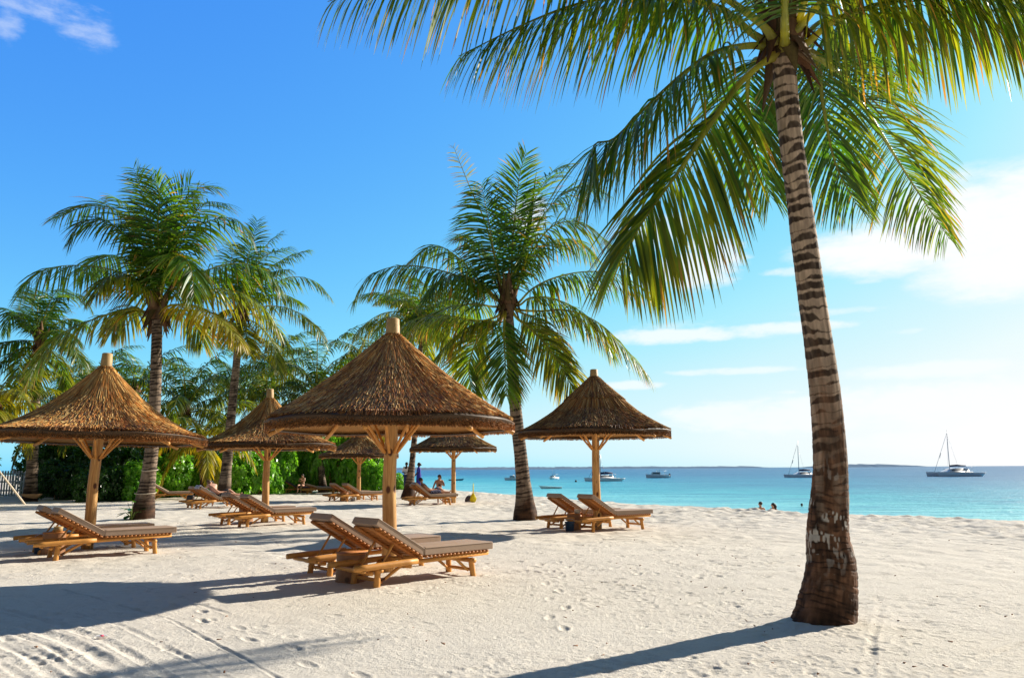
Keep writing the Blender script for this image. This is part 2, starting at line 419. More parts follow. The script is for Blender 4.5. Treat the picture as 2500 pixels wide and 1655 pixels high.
# ------------------------------------------------------------------ ground: sand
crest_px = [(2500, 1272), (2100, 1258), (1850, 1248), (1500, 1229), (1250, 1211), (1150, 1202), (1050, 1194)]
crest = [ground(x, y)[:2] for x, y in crest_px]
crest = [np.array([22.0, -12.0]), np.array([19.5, 8.0])] + crest
dlast = unit(crest[-1] - crest[-2]); crest.append(crest[-1] + dlast * 60); crest.append(crest[-1] + np.array([-60, 150])); crest = np.array(crest)
def sea_dist(x, y):                # signed distance to the crest line, positive on the sea side
    best = np.full(x.shape, 1e9); sgn = np.ones(x.shape)
    for a, b in zip(crest[:-1], crest[1:]):
        d = b - a; L2 = d @ d; t = np.clip(((x - a[0]) * d[0] + (y - a[1]) * d[1]) / L2, 0, 1)
        qx = x - (a[0] + t * d[0]); qy = y - (a[1] + t * d[1]); dd = np.hypot(qx, qy)
        s = np.sign(qx * d[1] - qy * d[0]); m = dd < best - 1e-6
        best = np.where(m, dd, best); sgn = np.where(m, s, sgn)
    return best * sgn
SEA_Z = -1.3
TRACKS = [([(686, 1655), (588, 1600), (491, 1553), (412, 1511), (306, 1485), (150, 1440)], 0.035, 0.016, 0),
          ([(330, 1655), (240, 1600), (150, 1560), (60, 1530)], 0.10, 0.022, 0), ([(420, 1655), (330, 1600), (250, 1560), (120, 1520), (0, 1490)], 0.07, 0.016, 1),
          ([(140, 1655), (100, 1620), (50, 1590), (0, 1570)], 0.09, 0.02, 0), ([(250, 1655), (190, 1620), (110, 1575), (20, 1545)], 0.05, 0.014, 1),
          ([(560, 1655), (430, 1590), (300, 1530), (180, 1500)], 0.05, 0.012, 0), ([(60, 1655), (30, 1635), (0, 1620)], 0.05, 0.014, 1),
          ([(700, 1480), (560, 1500), (480, 1470), (330, 1430)], 0.05, 0.01, 0), ([(200, 1655), (130, 1610), (0, 1555)], 0.06, 0.015, 0),
          ([(2350, 1655), (2420, 1600), (2500, 1570)], 0.08, 0.012, 1), ([(2120, 1655), (2130, 1560), (2150, 1480)], 0.06, 0.01, 1)]
def base_z(x, y):
    d = sea_dist(x, y)
    z = -np.where(d > 0, 0.13 * np.maximum(d - 0.6, 0) ** 1.0, 0)
    z = np.maximum(z, -3.2)
    z = z + 0.40 * np.exp(-(((x + 6.9) / 2.6) ** 2 + ((y - 53) / 3.0) ** 2))      # low mound by the far palm
    z = z + 0.06 * (vnoise(x * 0.22, y * 0.22, 5) - 0.5) * np.clip(np.hypot(x, y) / 12, 0.3, 1)
    return z
def build_sand():
    NR, NA = 1250, 900
    r = 3.6 * np.exp(np.linspace(0, math.log(170 / 3.6), NR)); a = np.linspace(math.radians(-44), math.radians(44), NA)
    Rr, Aa = np.meshgrid(r, a, indexing='ij'); X = Rr * np.sin(Aa); Y = Rr * np.cos(Aa)
    Z = base_z(X, Y)
    fade = lambda s: np.clip(1.5 - (Rr * 0.0031) / (s * 0.35), 0, 1)
    Z += 0.022 * (vnoise(X / 1.7, Y / 1.7, 1) - .5)
    Z += 0.010 * (vnoise(X / .62 + 9, Y / .62, 2) - .5)
    patch = 0.15 + 1.1 * vnoise(X / 2.3, Y / 2.3, 31)
    Z += 0.009 * (vnoise(X / .25, Y / .25 + 3, 3) - .5) * patch
    Z += 0.010 * (vnoise(X / .11, Y / .11, 4) - .5) * fade(.11) * patch
    Z += 0.007 * (vnoise(X / .05, Y / .05, 6) - .5) * fade(.05)
    seaside = np.clip((sea_dist(X, Y) + 12) / 12, 0, 1)
    Z += seaside * (0.09 * (vnoise(X / .42, Y / .42, 8) - .5) + 0.07 * (vnoise(X / .2, Y / .2, 18) - .5)) * (.5 + vnoise(X / 3, Y / 3, 19))
    Z += np.clip((Rr - 9) / 12, 0, 1) * 0.042 * (vnoise(X / .3, Y / .3, 28) - .5) * (.4 + 1.1 * vnoise(X / 2, Y / 2, 29))
    # footprints and scuffs
    g = np.random.default_rng(11); lr = math.log(170 / 3.6) / (NR - 1); da = a[1] - a[0]
    def dent(cx, cy, wx, wy, dep, ang):
        R0 = math.hypot(cx, cy); A0 = math.atan2(cx, cy); ri = math.log(max(R0, 3.7) / 3.6) / lr; ai = (A0 - a[0]) / da
        hw = 2.2 * max(wx, wy); dr = int(hw / (R0 * lr)) + 2; dk = int(hw / (R0 * da)) + 2
        i0, i1 = max(int(ri) - dr, 0), min(int(ri) + dr, NR); j0, j1 = max(int(ai) - dk, 0), min(int(ai) + dk, NA)
        if i1 <= i0 or j1 <= j0: return
        x = X[i0:i1, j0:j1] - cx; y = Y[i0:i1, j0:j1] - cy
        u = (x * math.cos(ang) + y * math.sin(ang)) / wx; v = (-x * math.sin(ang) + y * math.cos(ang)) / wy
        q = u * u + v * v
        Z[i0:i1, j0:j1] += dep * (-np.exp(-q * q * 1.2) + 0.42 * np.exp(-((np.sqrt(q) - 1.45) / .35) ** 2))
    for k in range(4200):
        R0 = 5.2 * math.exp(g.random() ** 0.8 * math.log(75 / 5.2)); A0 = math.radians(g.uniform(-37, 37))
        wv = g.uniform(.022, .060); ang = g.normal(0.6, 0.9)
        sc = 1.0 if R0 < 14 else 1.25
        if R0 < 12 and g.random() < 0.35: continue
        dent(R0 * math.sin(A0), R0 * math.cos(A0), wv * g.uniform(1.2, 2.6) * sc, wv * sc, g.uniform(.004, .016) * float(np.clip(1.8 * vnoise(np.array(R0 * math.sin(A0) / 2.1), np.array(R0 * math.cos(A0) / 2.1), 56) - .3, .1, 1)), ang)
    for k in range(6500):          # small pits
        R0 = 5.2 * math.exp(g.random() * math.log(26 / 5.2)); A0 = math.radians(g.uniform(-37, 37)); wv = g.uniform(.012, .035) * (1 + R0 / 22)
        dent(R0 * math.sin(A0), R0 * math.cos(A0), wv * g.uniform(1, 3), wv, g.uniform(.003, .009) * float(np.clip(2.2 * vnoise(np.array(R0 * math.sin(A0) / 1.6), np.array(R0 * math.cos(A0) / 1.6), 55) - .55, .05, 1)), g.normal(-.4, .9))
    for k in range(7):             # walking lines of footprints
        p = np.array([g.uniform(-16, 14), g.uniform(7, 30)]); hd = g.uniform(0, 6.28)
        for st in range(26):
            hd += g.normal(0, .08); p = p + 0.62 * np.array([math.cos(hd), math.sin(hd)])
            sd = .09 * (1 if st % 2 else -1); q = p + sd * np.array([-math.sin(hd), math.cos(hd)])
            if 5 < q[1] < 60 and abs(q[0]) < q[1]: dent(q[0], q[1], .12, .045, g.uniform(.008, .018), hd)
    for pts, wd, dp, tread in TRACKS:
        P = np.array([ground(x, y)[:2] for x, y in pts])
        sel = (Rr < 16)
        rows = np.where(sel[:, 0])[0]; xs = X[rows]; ys = Y[rows]; best = np.full(xs.shape, 1e9); al = np.zeros(xs.shape); acc_ = 0
        wob = 0.03 * (vnoise(xs / .4, ys / .4, 77) - .5)
        for p, q in zip(P[:-1], P[1:]):
            d = q - p; L = np.linalg.norm(d); t = np.clip(((xs - p[0]) * d[0] + (ys - p[1]) * d[1]) / L ** 2, 0, 1)
            dd = np.hypot(xs - p[0] - t * d[0], ys - p[1] - t * d[1]); m = dd < best
            best = np.where(m, dd, best); al = np.where(m, acc_ + t * L, al); acc_ += L
        q = (best + wob * .7) / (wd * .62)
        prof = -np.exp(-q * q) + 0.5 * np.exp(-((q - 1.6) / .5) ** 2)
        if tread: prof = prof * (0.55 + 0.9 * (np.sin(al * 2 * np.pi / .055) > 0))
        prof *= 0.4 + 1.0 * vnoise(al * 1.7, al * 0, 12)
        Z[rows] += dp * .8 * prof * (0.6 + .8 * vnoise(xs / .09, ys / .09, 61))
    # sand heaped round things that stand in it
    for (cx, cy, rr, hh) in [(3.32, 8.66, .62, .015), (-1.95, 12.6, .3, .03)]:
        Z += hh * np.exp(-((np.hypot(X - cx, Y - cy)) / rr) ** 4)
    i, j = np.meshgrid(np.arange(NR - 1), np.arange(NA - 1), indexing='ij')
    Q = np.stack([i * NA + j, i * NA + j + 1, (i + 1) * NA + j + 1, (i + 1) * NA + j], -1).reshape(-1, 4)[:, ::-1]
    me = make_mesh('sand_ground', np.stack([X, Y, Z], -1).reshape(-1, 3), [Q], None, True)
    tag(link('sand_ground', me, M_SAND), kind='structure')
    # the rest of the beach around and behind, coarser and a little lower
    gx = np.linspace(-400, 60, 185); gy = np.linspace(-60, 420, 193)
    X2, Y2 = np.meshgrid(gx, gy, indexing='ij'); Z2 = base_z(X2, Y2)
    R2 = np.hypot(X2, Y2); A2 = np.abs(np.arctan2(X2, Y2))
    Z2 = Z2 - np.where((R2 < 176) & (A2 < math.radians(46)) | (R2 < 9), 0.25, 0.0) * 1.0 - 0.01
    n = len(gy); i, j = np.meshgrid(np.arange(len(gx) - 1), np.arange(n - 1), indexing='ij')
    Q = np.stack([i * n + j, (i + 1) * n + j, (i + 1) * n + j + 1, i * n + j + 1], -1).reshape(-1, 4)
    tag(link('beach', make_mesh('beach', np.stack([X2, Y2, Z2], -1).reshape(-1, 3), [Q], None, True), M_SAND), kind='structure')
build_sand()

# ------------------------------------------------------------------ sea
def f_sea(t):
    a = t.n('ShaderNodeVertexColor', dict(layer_name='col')).outputs[0]
    v = coord(t, (0.35, 0.9, 1)); v2 = coord(t, (0.012, 0.05, 1)); v3 = coord(t, (2.2, 5.0, 1))
    n = noise(t, v, 1.0, 5, 0.6); nb = noise(t, v2, 1.0, 5, 0.65); nf = noise(t, v3, 1.0, 3, 0.6); nm = noise(t, coord(t, (0.07, 0.33, 1)), 1.0, 6, 0.65)
    k = t.m('ADD', t.m('ADD', t.m('MULTIPLY', t.m('SUBTRACT', nb, .5), 1.1), t.m('MULTIPLY', t.m('SUBTRACT', nm, .5), 2.8)), t.m('MULTIPLY', t.m('SUBTRACT', n, .5), 1.2))
    col = t.mix(t.m('MULTIPLY', t.smooth(k, 0.0, 0.45), 0.75), a, t.mix(1.0, a, (0.36, 0.55, 0.74), 'MULTIPLY'))
    col = t.mix(t.m('MULTIPLY', t.smooth(k, 0.0, -0.5), 0.6), col, t.mix(1.0, a, (2.1, 1.4, 1.2), 'MULTIPLY'))
    h = t.m('ADD', t.m('MULTIPLY', n, 1.0), t.m('MULTIPLY', nf, 0.3))
    return pbr(t, Base_Color=col, Roughness=0.3, Specular_IOR_Level=0.17, Normal=bump(t, h, 1.0, 0.45))
M_SEA = mat('sea_water', f_sea)
def build_sea():
    NR, NA = 420, 260
    r = 12 * np.exp(np.linspace(0, math.log(40000 / 12), NR)); a = np.linspace(math.radians(-80), math.radians(110), NA)
    Rr, Aa = np.meshgrid(r, a, indexing='ij'); X = Rr * np.sin(Aa); Y = Rr * np.cos(Aa)
    d = np.maximum(sea_dist(X, Y) - 9, 0) ; d = d * (0.8 + 0.4 * vnoise(X / 40, Y / 25, 3))
    stops = [(0, (0.30, 0.70, 0.70)), (10, (0.17, 0.62, 0.68)), (30, (0.055, 0.45, 0.55)), (70, (0.020, 0.27, 0.43)), (160, (0.012, 0.16, 0.34)), (900, (0.010, 0.105, 0.28)), (1e6, (0.015, 0.11, 0.28))]
    xs = [s[0] for s in stops]
    col = np.stack([np.interp(d.ravel(), xs, [s[1][c] for s in stops]) for c in range(3)], -1)
    i, j = np.meshgrid(np.arange(NR - 1), np.arange(NA - 1), indexing='ij')
    Q = np.stack([i * NA + j, i * NA + j + 1, (i + 1) * NA + j + 1, (i + 1) * NA + j], -1).reshape(-1, 4)[:, ::-1]
    Z = np.full(X.shape, SEA_Z) + 0.035 * (vnoise(X / 1.4, Y / .8, 9) - .5) * (Rr < 120)
    tag(link('sea_water', make_mesh('sea', np.stack([X, Y, Z], -1).reshape(-1, 3), [Q], col, True), M_SEA), kind='structure')
build_sea()
def build_land(name, x0, x1, D, hfun, depth):
    xs = np.linspace(x0, x1, 240); tp = []; 
    for k, px in enumerate(xs):
        p = at(px, 1144.6 - (px - 1250) * 9 / 1400, D); u = k / 239
        tp.append((p[0], p[1], hfun(px, u)))
    tp = np.array(tp); n = len(tp); rows = []
    for q, hz in ((0, 0.0), (0.15, 0.75), (0.5, 1.0), (1.0, 0.0)):
        rows.append(np.stack([tp[:, 0], tp[:, 1] + depth * q, SEA_Z - 1 + (tp[:, 2] + 1) * hz], -1))
    V = np.concatenate(rows); Q = []
    for r_ in range(3):
        i = np.arange(n - 1); Q.append(np.stack([r_ * n + i, r_ * n + i + 1, (r_ + 1) * n + i + 1, (r_ + 1) * n + i], -1))
    tag(link(name, make_mesh(name, V, [np.concatenate(Q)], None, False), M_LAND), kind='structure')
def h1(px, u):
    e = min(1, (1915 - px) / 60) if px > 1855 else 1
    return max(0.5, e * (13 + 7 * vnoise(np.array(px / 30.), np.array(0.), 3) + 5 * vnoise(np.array(px / 6.), np.array(0.), 4)) * (0.62 + 0.38 * (1 - (px - 850) / 1065)))
def h2(px, u): return 1 + 26 * math.sin(math.pi * min(1, u * 1.02)) ** 0.6 * (0.75 + 0.25 * float(vnoise(np.array(px / 12.), np.array(0.), 6)))
build_land('distant_coast', 700, 1915, 5200, h1, 900)
build_land('distant_island', 2010, 2288, 6000, h2, 700)

# ------------------------------------------------------------------ palms
def frond_mesh(P, leaf=0.9, n=80, wid=0.036, droop=1.0, pet=0.16, r0=0.035, yellow=0.0, bvec=None, twist=0.0, K=4, seed=0, wind=(0, 0, 0), thin=1.0, ragged=0.06, lift=0.25):
    g = np.random.default_rng(seed)
    N = 48; S = catmull(P, N); T = unit(np.gradient(S, axis=0)); L = np.linalg.norm(np.diff(S, axis=0), axis=1).sum()
    if bvec is None:
        hdir = S[-1] - S[0]; hdir[2] = 0
        if np.linalg.norm(hdir) < 0.25 * L * 0.3: hdir = np.array([0.3, -1.0, 0])
        bvec = np.cross(unit(hdir), [0, 0, 1.0])
    B = np.asarray(bvec, float)[None] - T * (T @ np.asarray(bvec, float))[:, None]; B = unit(B); Nn = np.cross(B, T)
    tw = np.linspace(0, 1, N) * twist
    B2 = B * np.cos(tw)[:, None] + Nn * np.sin(tw)[:, None]; Nn = unit(np.cross(B2, T)); B = B2
    mb = MB()
    rr = r0 * (1 - 0.93 * np.linspace(0, 1, N) ** 0.8); rr[:4] *= (1.7, 1.5, 1.3, 1.1)
    yl = np.array([0.30, 0.29, 0.045]) if yellow < 0.9 else np.array([0.45, 0.34, 0.10])
    rc = yl[None] * (1 - 0.55 * np.linspace(0, 1, N))[:, None] + np.array([0.02, 0.05, 0.01])
    rc[:5] = rc[:5] * np.array([.2, .35, .55, .75, .9])[:, None] + np.array([0.13, 0.06, 0.03]) * np.array([.8, .65, .45, .25, .1])[:, None]
    V0 = S[:, None] + 0; k = 6; a = np.linspace(0, 2 * np.pi, k, endpoint=False)
    V0 = S[:, None] + (B[:, None] * np.cos(a)[None, :, None] * 1.25 + Nn[:, None] * np.sin(a)[None, :, None]) * rr[:, None, None]
    i, j = np.meshgrid(np.arange(N - 1), np.arange(k), indexing='ij')
    Q = np.stack([i * k + j, i * k + (j + 1) % k, (i + 1) * k + (j + 1) % k, (i + 1) * k + j], -1).reshape(-1, 4)
    mb.add(V0.reshape(-1, 3), [Q], np.repeat(rc, k, axis=0))
    s = np.linspace(pet, 0.992, n); s = np.repeat(s, 2) + g.normal(0, 0.35 / n, 2 * n); s = np.clip(s, pet, 0.995); sd = np.tile([1.0, -1.0], n)
    keep = g.random(2 * n) > ragged
    s = s[keep]; sd = sd[keep]; M = len(s)
    f = s * (N - 1); i0 = np.clip(f.astype(int), 0, N - 2); fr = (f - i0)[:, None]
    p = S[i0] * (1 - fr) + S[i0 + 1] * fr; t = unit(T[i0] * (1 - fr) + T[i0 + 1] * fr); b = unit(B[i0] * (1 - fr) + B[i0 + 1] * fr); nn = np.cross(b, t)
    u = (s - pet) / (1 - pet)
    alpha = np.radians(70 - 38 * u ** 1.3) + g.normal(0, 0.09, M); lf = lift + g.normal(0, 0.16, M)
    d = unit(t * np.cos(alpha)[:, None] + (b * (sd * np.cos(lf))[:, None] + nn * np.sin(lf)[:, None]) * np.sin(alpha)[:, None])
    ll = leaf * (0.62 + 0.68 * np.sin(np.pi * np.clip(u * 0.86 + 0.12, 0, 1)) ** 0.9) / 1.3 * (1 - 0.25 * u ** 4) * g.uniform(.88, 1.1, M)
    stub = g.random(M) < 0.05; ll = np.where(stub, ll * g.uniform(.4, .8, M), ll)
    wv = unit(t - d * (t * d).sum(1)[:, None])
    ro = g.normal(0, 0.35, M); wv = unit(wv * np.cos(ro)[:, None] + np.cross(d, wv) * np.sin(ro)[:, None])
    prof = np.interp(np.linspace(0, 1, K + 1), [0, .12, .45, .8, 1], [.45, .85, 1.0, .55, .03])
    pos = p.copy(); pts = [pos.copy()]; dirs = [d.copy()]; dr = droop * g.uniform(.7, 1.3, M)
    for q in range(K):
        w_ = .22 + .78 * ((q + 0.6) / K)
        dd = unit(d + (np.array([0, 0, -1.0])[None] * (dr * w_ ** 1.1)[:, None] + np.asarray(wind)[None] * w_) * 1.25)
        pos = pos + dd * (ll / K)[:, None]; pts.append(pos.copy()); dirs.append(dd)
    base = np.array([0.029, 0.110, 0.015]); yel = np.array([0.30, 0.25, 0.022]); brown = np.array([0.26, 0.15, 0.06])
    VV = []; CC = []
    yy = np.clip(yellow + g.normal(0, .12, M), 0, 1) ; br = (g.random(M) < 0.10 + 0.25 * yellow)
    val = g.uniform(.65, 1.35, M)
    for q in range(K + 1):
        w2 = np.cross(dirs[q], np.cross(wv, dirs[q])); w2 = unit(w2)
        hw = (wid * thin * 0.5 * prof[q]) * np.minimum(1, ll / leaf * 1.2)
        VV.append(np.stack([pts[q] + w2 * hw[:, None], pts[q] - w2 * hw[:, None]], 1))
        e = q / K; ym = np.clip(yy * (0.55 + 0.6 * e) + 0.10 * e, 0, 1)
        c = base * (1 - ym)[:, None] + yel * ym[:, None]; c = c * val[:, None]
        if e > 0.7: c = np.where(br[:, None], brown, c)
        CC.append(np.stack([c, c], 1))
    VV = np.stack(VV, 1).reshape(-1, 3); CC = np.stack(CC, 1).reshape(-1, 3)      # (M,K+1,2)
    mi, qi = np.meshgrid(np.arange(M), np.arange(K), indexing='ij'); bse = mi * (K + 1) * 2 + qi * 2
    Q = np.stack([bse, bse + 1, bse + 3, bse + 2], -1).reshape(-1, 4)
    mb.add(VV, [Q], CC)
    return make_mesh('frond', np.concatenate(mb.V), [np.concatenate(mb.F)], np.concatenate(mb.C), False)

def trunk_mesh(P, R, nseg=220, ns=26, ring=0.11, big=False, seed=0, lower=1.2):
    g = np.random.default_rng(seed); S = catmull(P, nseg); T = unit(np.gradient(S, axis=0))
    L = np.concatenate([[0], np.cumsum(np.linalg.norm(np.diff(S, axis=0), axis=1))]); Lt = L[-1]
    rs = np.interp(L / Lt, [q[0] for q in R], [q[1] for q in R])
    U = unit(np.cross(T, [0, 1.0, 0])); W = np.cross(T, U); a = np.linspace(0, 2 * np.pi, ns, endpoint=False)
    Lg, Ag = np.meshgrid(L, a, indexing='ij')
    ca, sa = np.cos(Ag), np.sin(Ag)
    wob = vnoise(ca * 1.3 + 5, Lg * 1.1 + sa * 1.3, seed + 1) - .5
    wob2 = vnoise(ca * 3 + 5, Lg * 3.2 + sa * 3, seed + 2) - .5
    ph = Lg / ring + 0.22 * np.sin(Ag + 2.3 * vnoise(Lg * 1.5, Lg * 0, seed)) + 0.9 * (vnoise(Lg * 1.7, Lg * 0 + 3, seed + 1)) + .16 * wob + 0.20 * wob2; idx = np.floor(ph); f = ph - idx
    wdt = 0.03 + 0.95 * np.clip(1.9 * (vnoise(ca * .8 + idx * 13.7, sa * .8 + idx * 5.1, seed + 4) - .20) + .25 * (hash2(idx, idx * 0 + 3, seed) - .5) + .12 * (vnoise(ca * 5 + idx, sa * 5, seed + 12) - .5), 0, .75)
    jag = .10 * (vnoise(ca * 7 + idx, sa * 7 + Lg * 9, seed + 33) - .5)
    dark = 1 / (1 + np.exp(np.clip((f + jag - wdt) / 0.022, -40, 40))) * (1 / (1 + np.exp(-(f - 0.03) / 0.01)))
    dark = np.maximum(dark * (.72 + .4 * vnoise(ca * 5, Lg * 9 + sa * 5, seed + 34)), .75 * (f < .07)).clip(0, 1)
    light = np.array([0.46, 0.335, 0.235]); dk = np.array([0.048, 0.030, 0.020]); brn = np.array([0.12, 0.058, 0.030])
    nz_ = vnoise(ca * 6 + 3, Lg * 2.5 + sa * 6, seed + 5)
    col = light * (0.72 + 0.5 * nz_)[..., None]
    col = col * (1 - dark)[..., None] + dk * dark[..., None]
    lw = np.clip((lower - Lg) / (0.6 * lower) + .9 * (vnoise(ca * 2, Lg * 2 + sa * 2, seed + 6) - .5), 0, 1)
    kk = 26 if big else 9                      # whole number of lattice cells round the trunk, so no seam
    def around(f1, f2, sd): 
        q = Ag / (2 * np.pi) * kk * f1; n0 = int(kk * f1)
        x0 = np.floor(q); fx = q - x0; fx = fx * fx * (3 - 2 * fx); y = Lg * f2; y0 = np.floor(y); fy = y - y0; fy = fy * fy * (3 - 2 * fy)
        h = lambda i, j: hash2(np.mod(i, n0), j, sd)
        return (h(x0, y0) * (1 - fx) + h(x0 + 1, y0) * fx) * (1 - fy) + (h(x0, y0 + 1) * (1 - fx) + h(x0 + 1, y0 + 1) * fx) * fy
    stri = .6 * around(2, 5, seed + 7) + .4 * around(4, 14, seed + 17); stri2 = .55 * around(.35, 6, seed + 8) + .45 * around(1, 16, seed + 18)
    rng2 = np.abs(np.mod(Lg / .07 + .45 * wob2 + .5 * wob + .25 * stri2, 1) - .5) * 2; line = .8 * np.clip((rng2 - .6) / .35, 0, 1) * np.clip((around(.6, 12, seed + 19) - .38) / .2, 0, 1)
    bc = brn * (0.20 + 1.5 * stri)[..., None] * (0.12 + 1.9 * stri2 ** 1.3)[..., None] * (1 - .8 * line)[..., None]
    col = col * (1 - lw)[..., None] + bc * lw[..., None]
    if not big: col = col * .56
    if big:
        col = col * (.80 + .4 * around(2, 8, seed + 23))[..., None]
        z = np.exp(-((Lg - 1.2) / .42) ** 2) * np.clip((around(2.4, 17, 21) - .52) / .10, 0, 1) * np.clip((around(.35, 9, 22) - .52) / .10, 0, 1)
        col = col * (1 - z)[..., None] + np.array([.50, .46, .40]) * z[..., None]
        crack = np.exp(-((np.mod(Ag - (-1.70) + np.pi, 2 * np.pi) - np.pi + 0.05 * (vnoise(Lg * 4, Lg * 0, 3) - .5)) / .045) ** 2) * (Lg > 2.0) * (Lg < 2.72)
        col = col * (1 - .9 * crack)[..., None]
    step = np.clip(1 - f * 1.2, 0, 1) * 0.028 * (1 - lw) - dark * 0.016 + lw * (0.03 * (vnoise(ca * 4, Lg * 6 + sa * 4, seed + 9) - .5) + 0.045 * (stri - .5) - .03 * line)
    lump = 0.04 * (vnoise(ca * 1.5 + 2, Lg * 2.2 + sa * 1.5, seed + 10) - .5)
    rad = rs[:, None] * (1 + step + lump)
    V = S[:, None] + (U[:, None] * ca[..., None] + W[:, None] * sa[..., None]) * rad[..., None]
    i, j = np.meshgrid(np.arange(nseg - 1), np.arange(ns), indexing='ij')
    Q = np.stack([i * ns + j, i * ns + (j + 1) % ns, (i + 1) * ns + (j + 1) % ns, (i + 1) * ns + j], -1).reshape(-1, 4)
    return make_mesh('trunk', V.reshape(-1, 3), [Q, (np.arange(ns) + (nseg - 1) * ns)[None]], col.reshape(-1, 3), True)

def heart_mesh(c, r, seed, up=(0, 0, 1)):
    """brown fibre, old leaf bases and torn sheaths round the growing point"""
    g = np.random.default_rng(seed); mb = MB(); c = np.asarray(c, float)
    for k in range(26):
        a = k * 2.4 + g.normal(0, .2); d = np.array([math.cos(a), math.sin(a), 0]); z0 = g.uniform(-.9, .6) * r
        l = g.uniform(1.3, 2.6) * r; t = np.linspace(0, 1, 6); out = r * (0.55 + 0.65 * t + (0.4 * t ** 2) * g.uniform(0, 1.2))
        hang = g.random() < 0.5
        Z = z0 + (l * t if not hang else -l * (t ** 1.4) * .8)
        P = c + d * out[:, None] + np.array([0, 0, 1.0]) * Z[:, None]
        wd = r * g.uniform(.28, .5) * np.interp(t, [0, .3, 1], [1, .9, .08]); sdv = np.array([-d[1], d[0], 0])
        V = np.stack([P - sdv * wd[:, None], P + d * (wd * .25)[:, None], P + sdv * wd[:, None], P - d * (wd * .35)[:, None]], 1).reshape(-1, 3)
        i, j = np.meshgrid(np.arange(5), np.arange(4), indexing='ij')
        Q = np.stack([i * 4 + j, i * 4 + (j + 1) % 4, (i + 1) * 4 + (j + 1) % 4, (i + 1) * 4 + j], -1).reshape(-1, 4)
        c0 = .62 * np.array([(0.20, 0.095, 0.045), (0.13, 0.06, 0.03), (0.28, 0.17, 0.09), (0.20, 0.14, 0.05)][k % 4])
        mb.add(V, [Q], c0 * g.uniform(.6, 1.2))
    t = np.linspace(0, 1, 9); mb.lathe(np.stack([r * np.interp(t, [0, .3, .7, 1], [.6, .85, .7, .15]), (t * 2.4 - .9) * r], -1), 14, c, (0.15, 0.08, 0.04))
    return mb.mesh('leaf_sheath', False)

def palm(label, trunkP, trunkR, fronds, group='coconut palms on the beach', heart=0.22, seed=0, cat='palm tree', ring=0.11, big=False, leaf=1.0, nl=80, wid=.045, K=4, nseg=240, ns=26, spear=None, lower=1.0, r0=.035):
    base = np.asarray(trunkP[0], float); o = thing('palm_tree', label, cat, base, 0, group)
    rel = lambda P: np.asarray(P, float) - base
    link('trunk', trunk_mesh(rel(trunkP), trunkR, nseg, ns, ring, big, seed, lower), M_TRUNK, o)
    top = rel(trunkP)[-1]
    link('leaf_sheath', heart_mesh(top + np.array([0, 0, heart * .5]), heart, seed + 5), M_HUSK, o)
    for k, fd in enumerate(fronds):
        P = rel(fd['P'])
        if .18 < np.linalg.norm(P[0] - top) < 1.6:        # every stalk starts at the heart of the crown
            P = np.vstack([top + (P[0] - top) * .12 + np.array([0, 0, -.02]), P])
        P = P; kw = {q: v for q, v in fd.items() if q != 'P'}
        kw.setdefault('leaf', leaf); kw.setdefault('n', nl); kw.setdefault('wid', wid); kw.setdefault('r0', r0)
        link('frond', frond_mesh(P, K=K, seed=seed * 100 + k, **kw), M_LEAF, o)
    if spear is not None:
        S = catmull(rel(spear), 12); g = MB(); g.tube(S, np.interp(np.linspace(0, 1, 12), [0, .4, 1], [.05, .09, .01]), 6, (0.06, 0.15, 0.03)); link('spear_leaf', g.mesh('spear_leaf', True), M_LEAF, o)
    return o

def F3(pts, D, dz, **kw):
    """frond traced as (x, y) photo positions with its own depth run: D at the base, D+dz at the tip"""
    n = len(pts); out = []
    for k, p in enumerate(pts):
        u = k / (n - 1); out.append(at(p[0], p[1], D + dz * u ** 1.1))
    d = dict(P=out); d.update(kw); return d

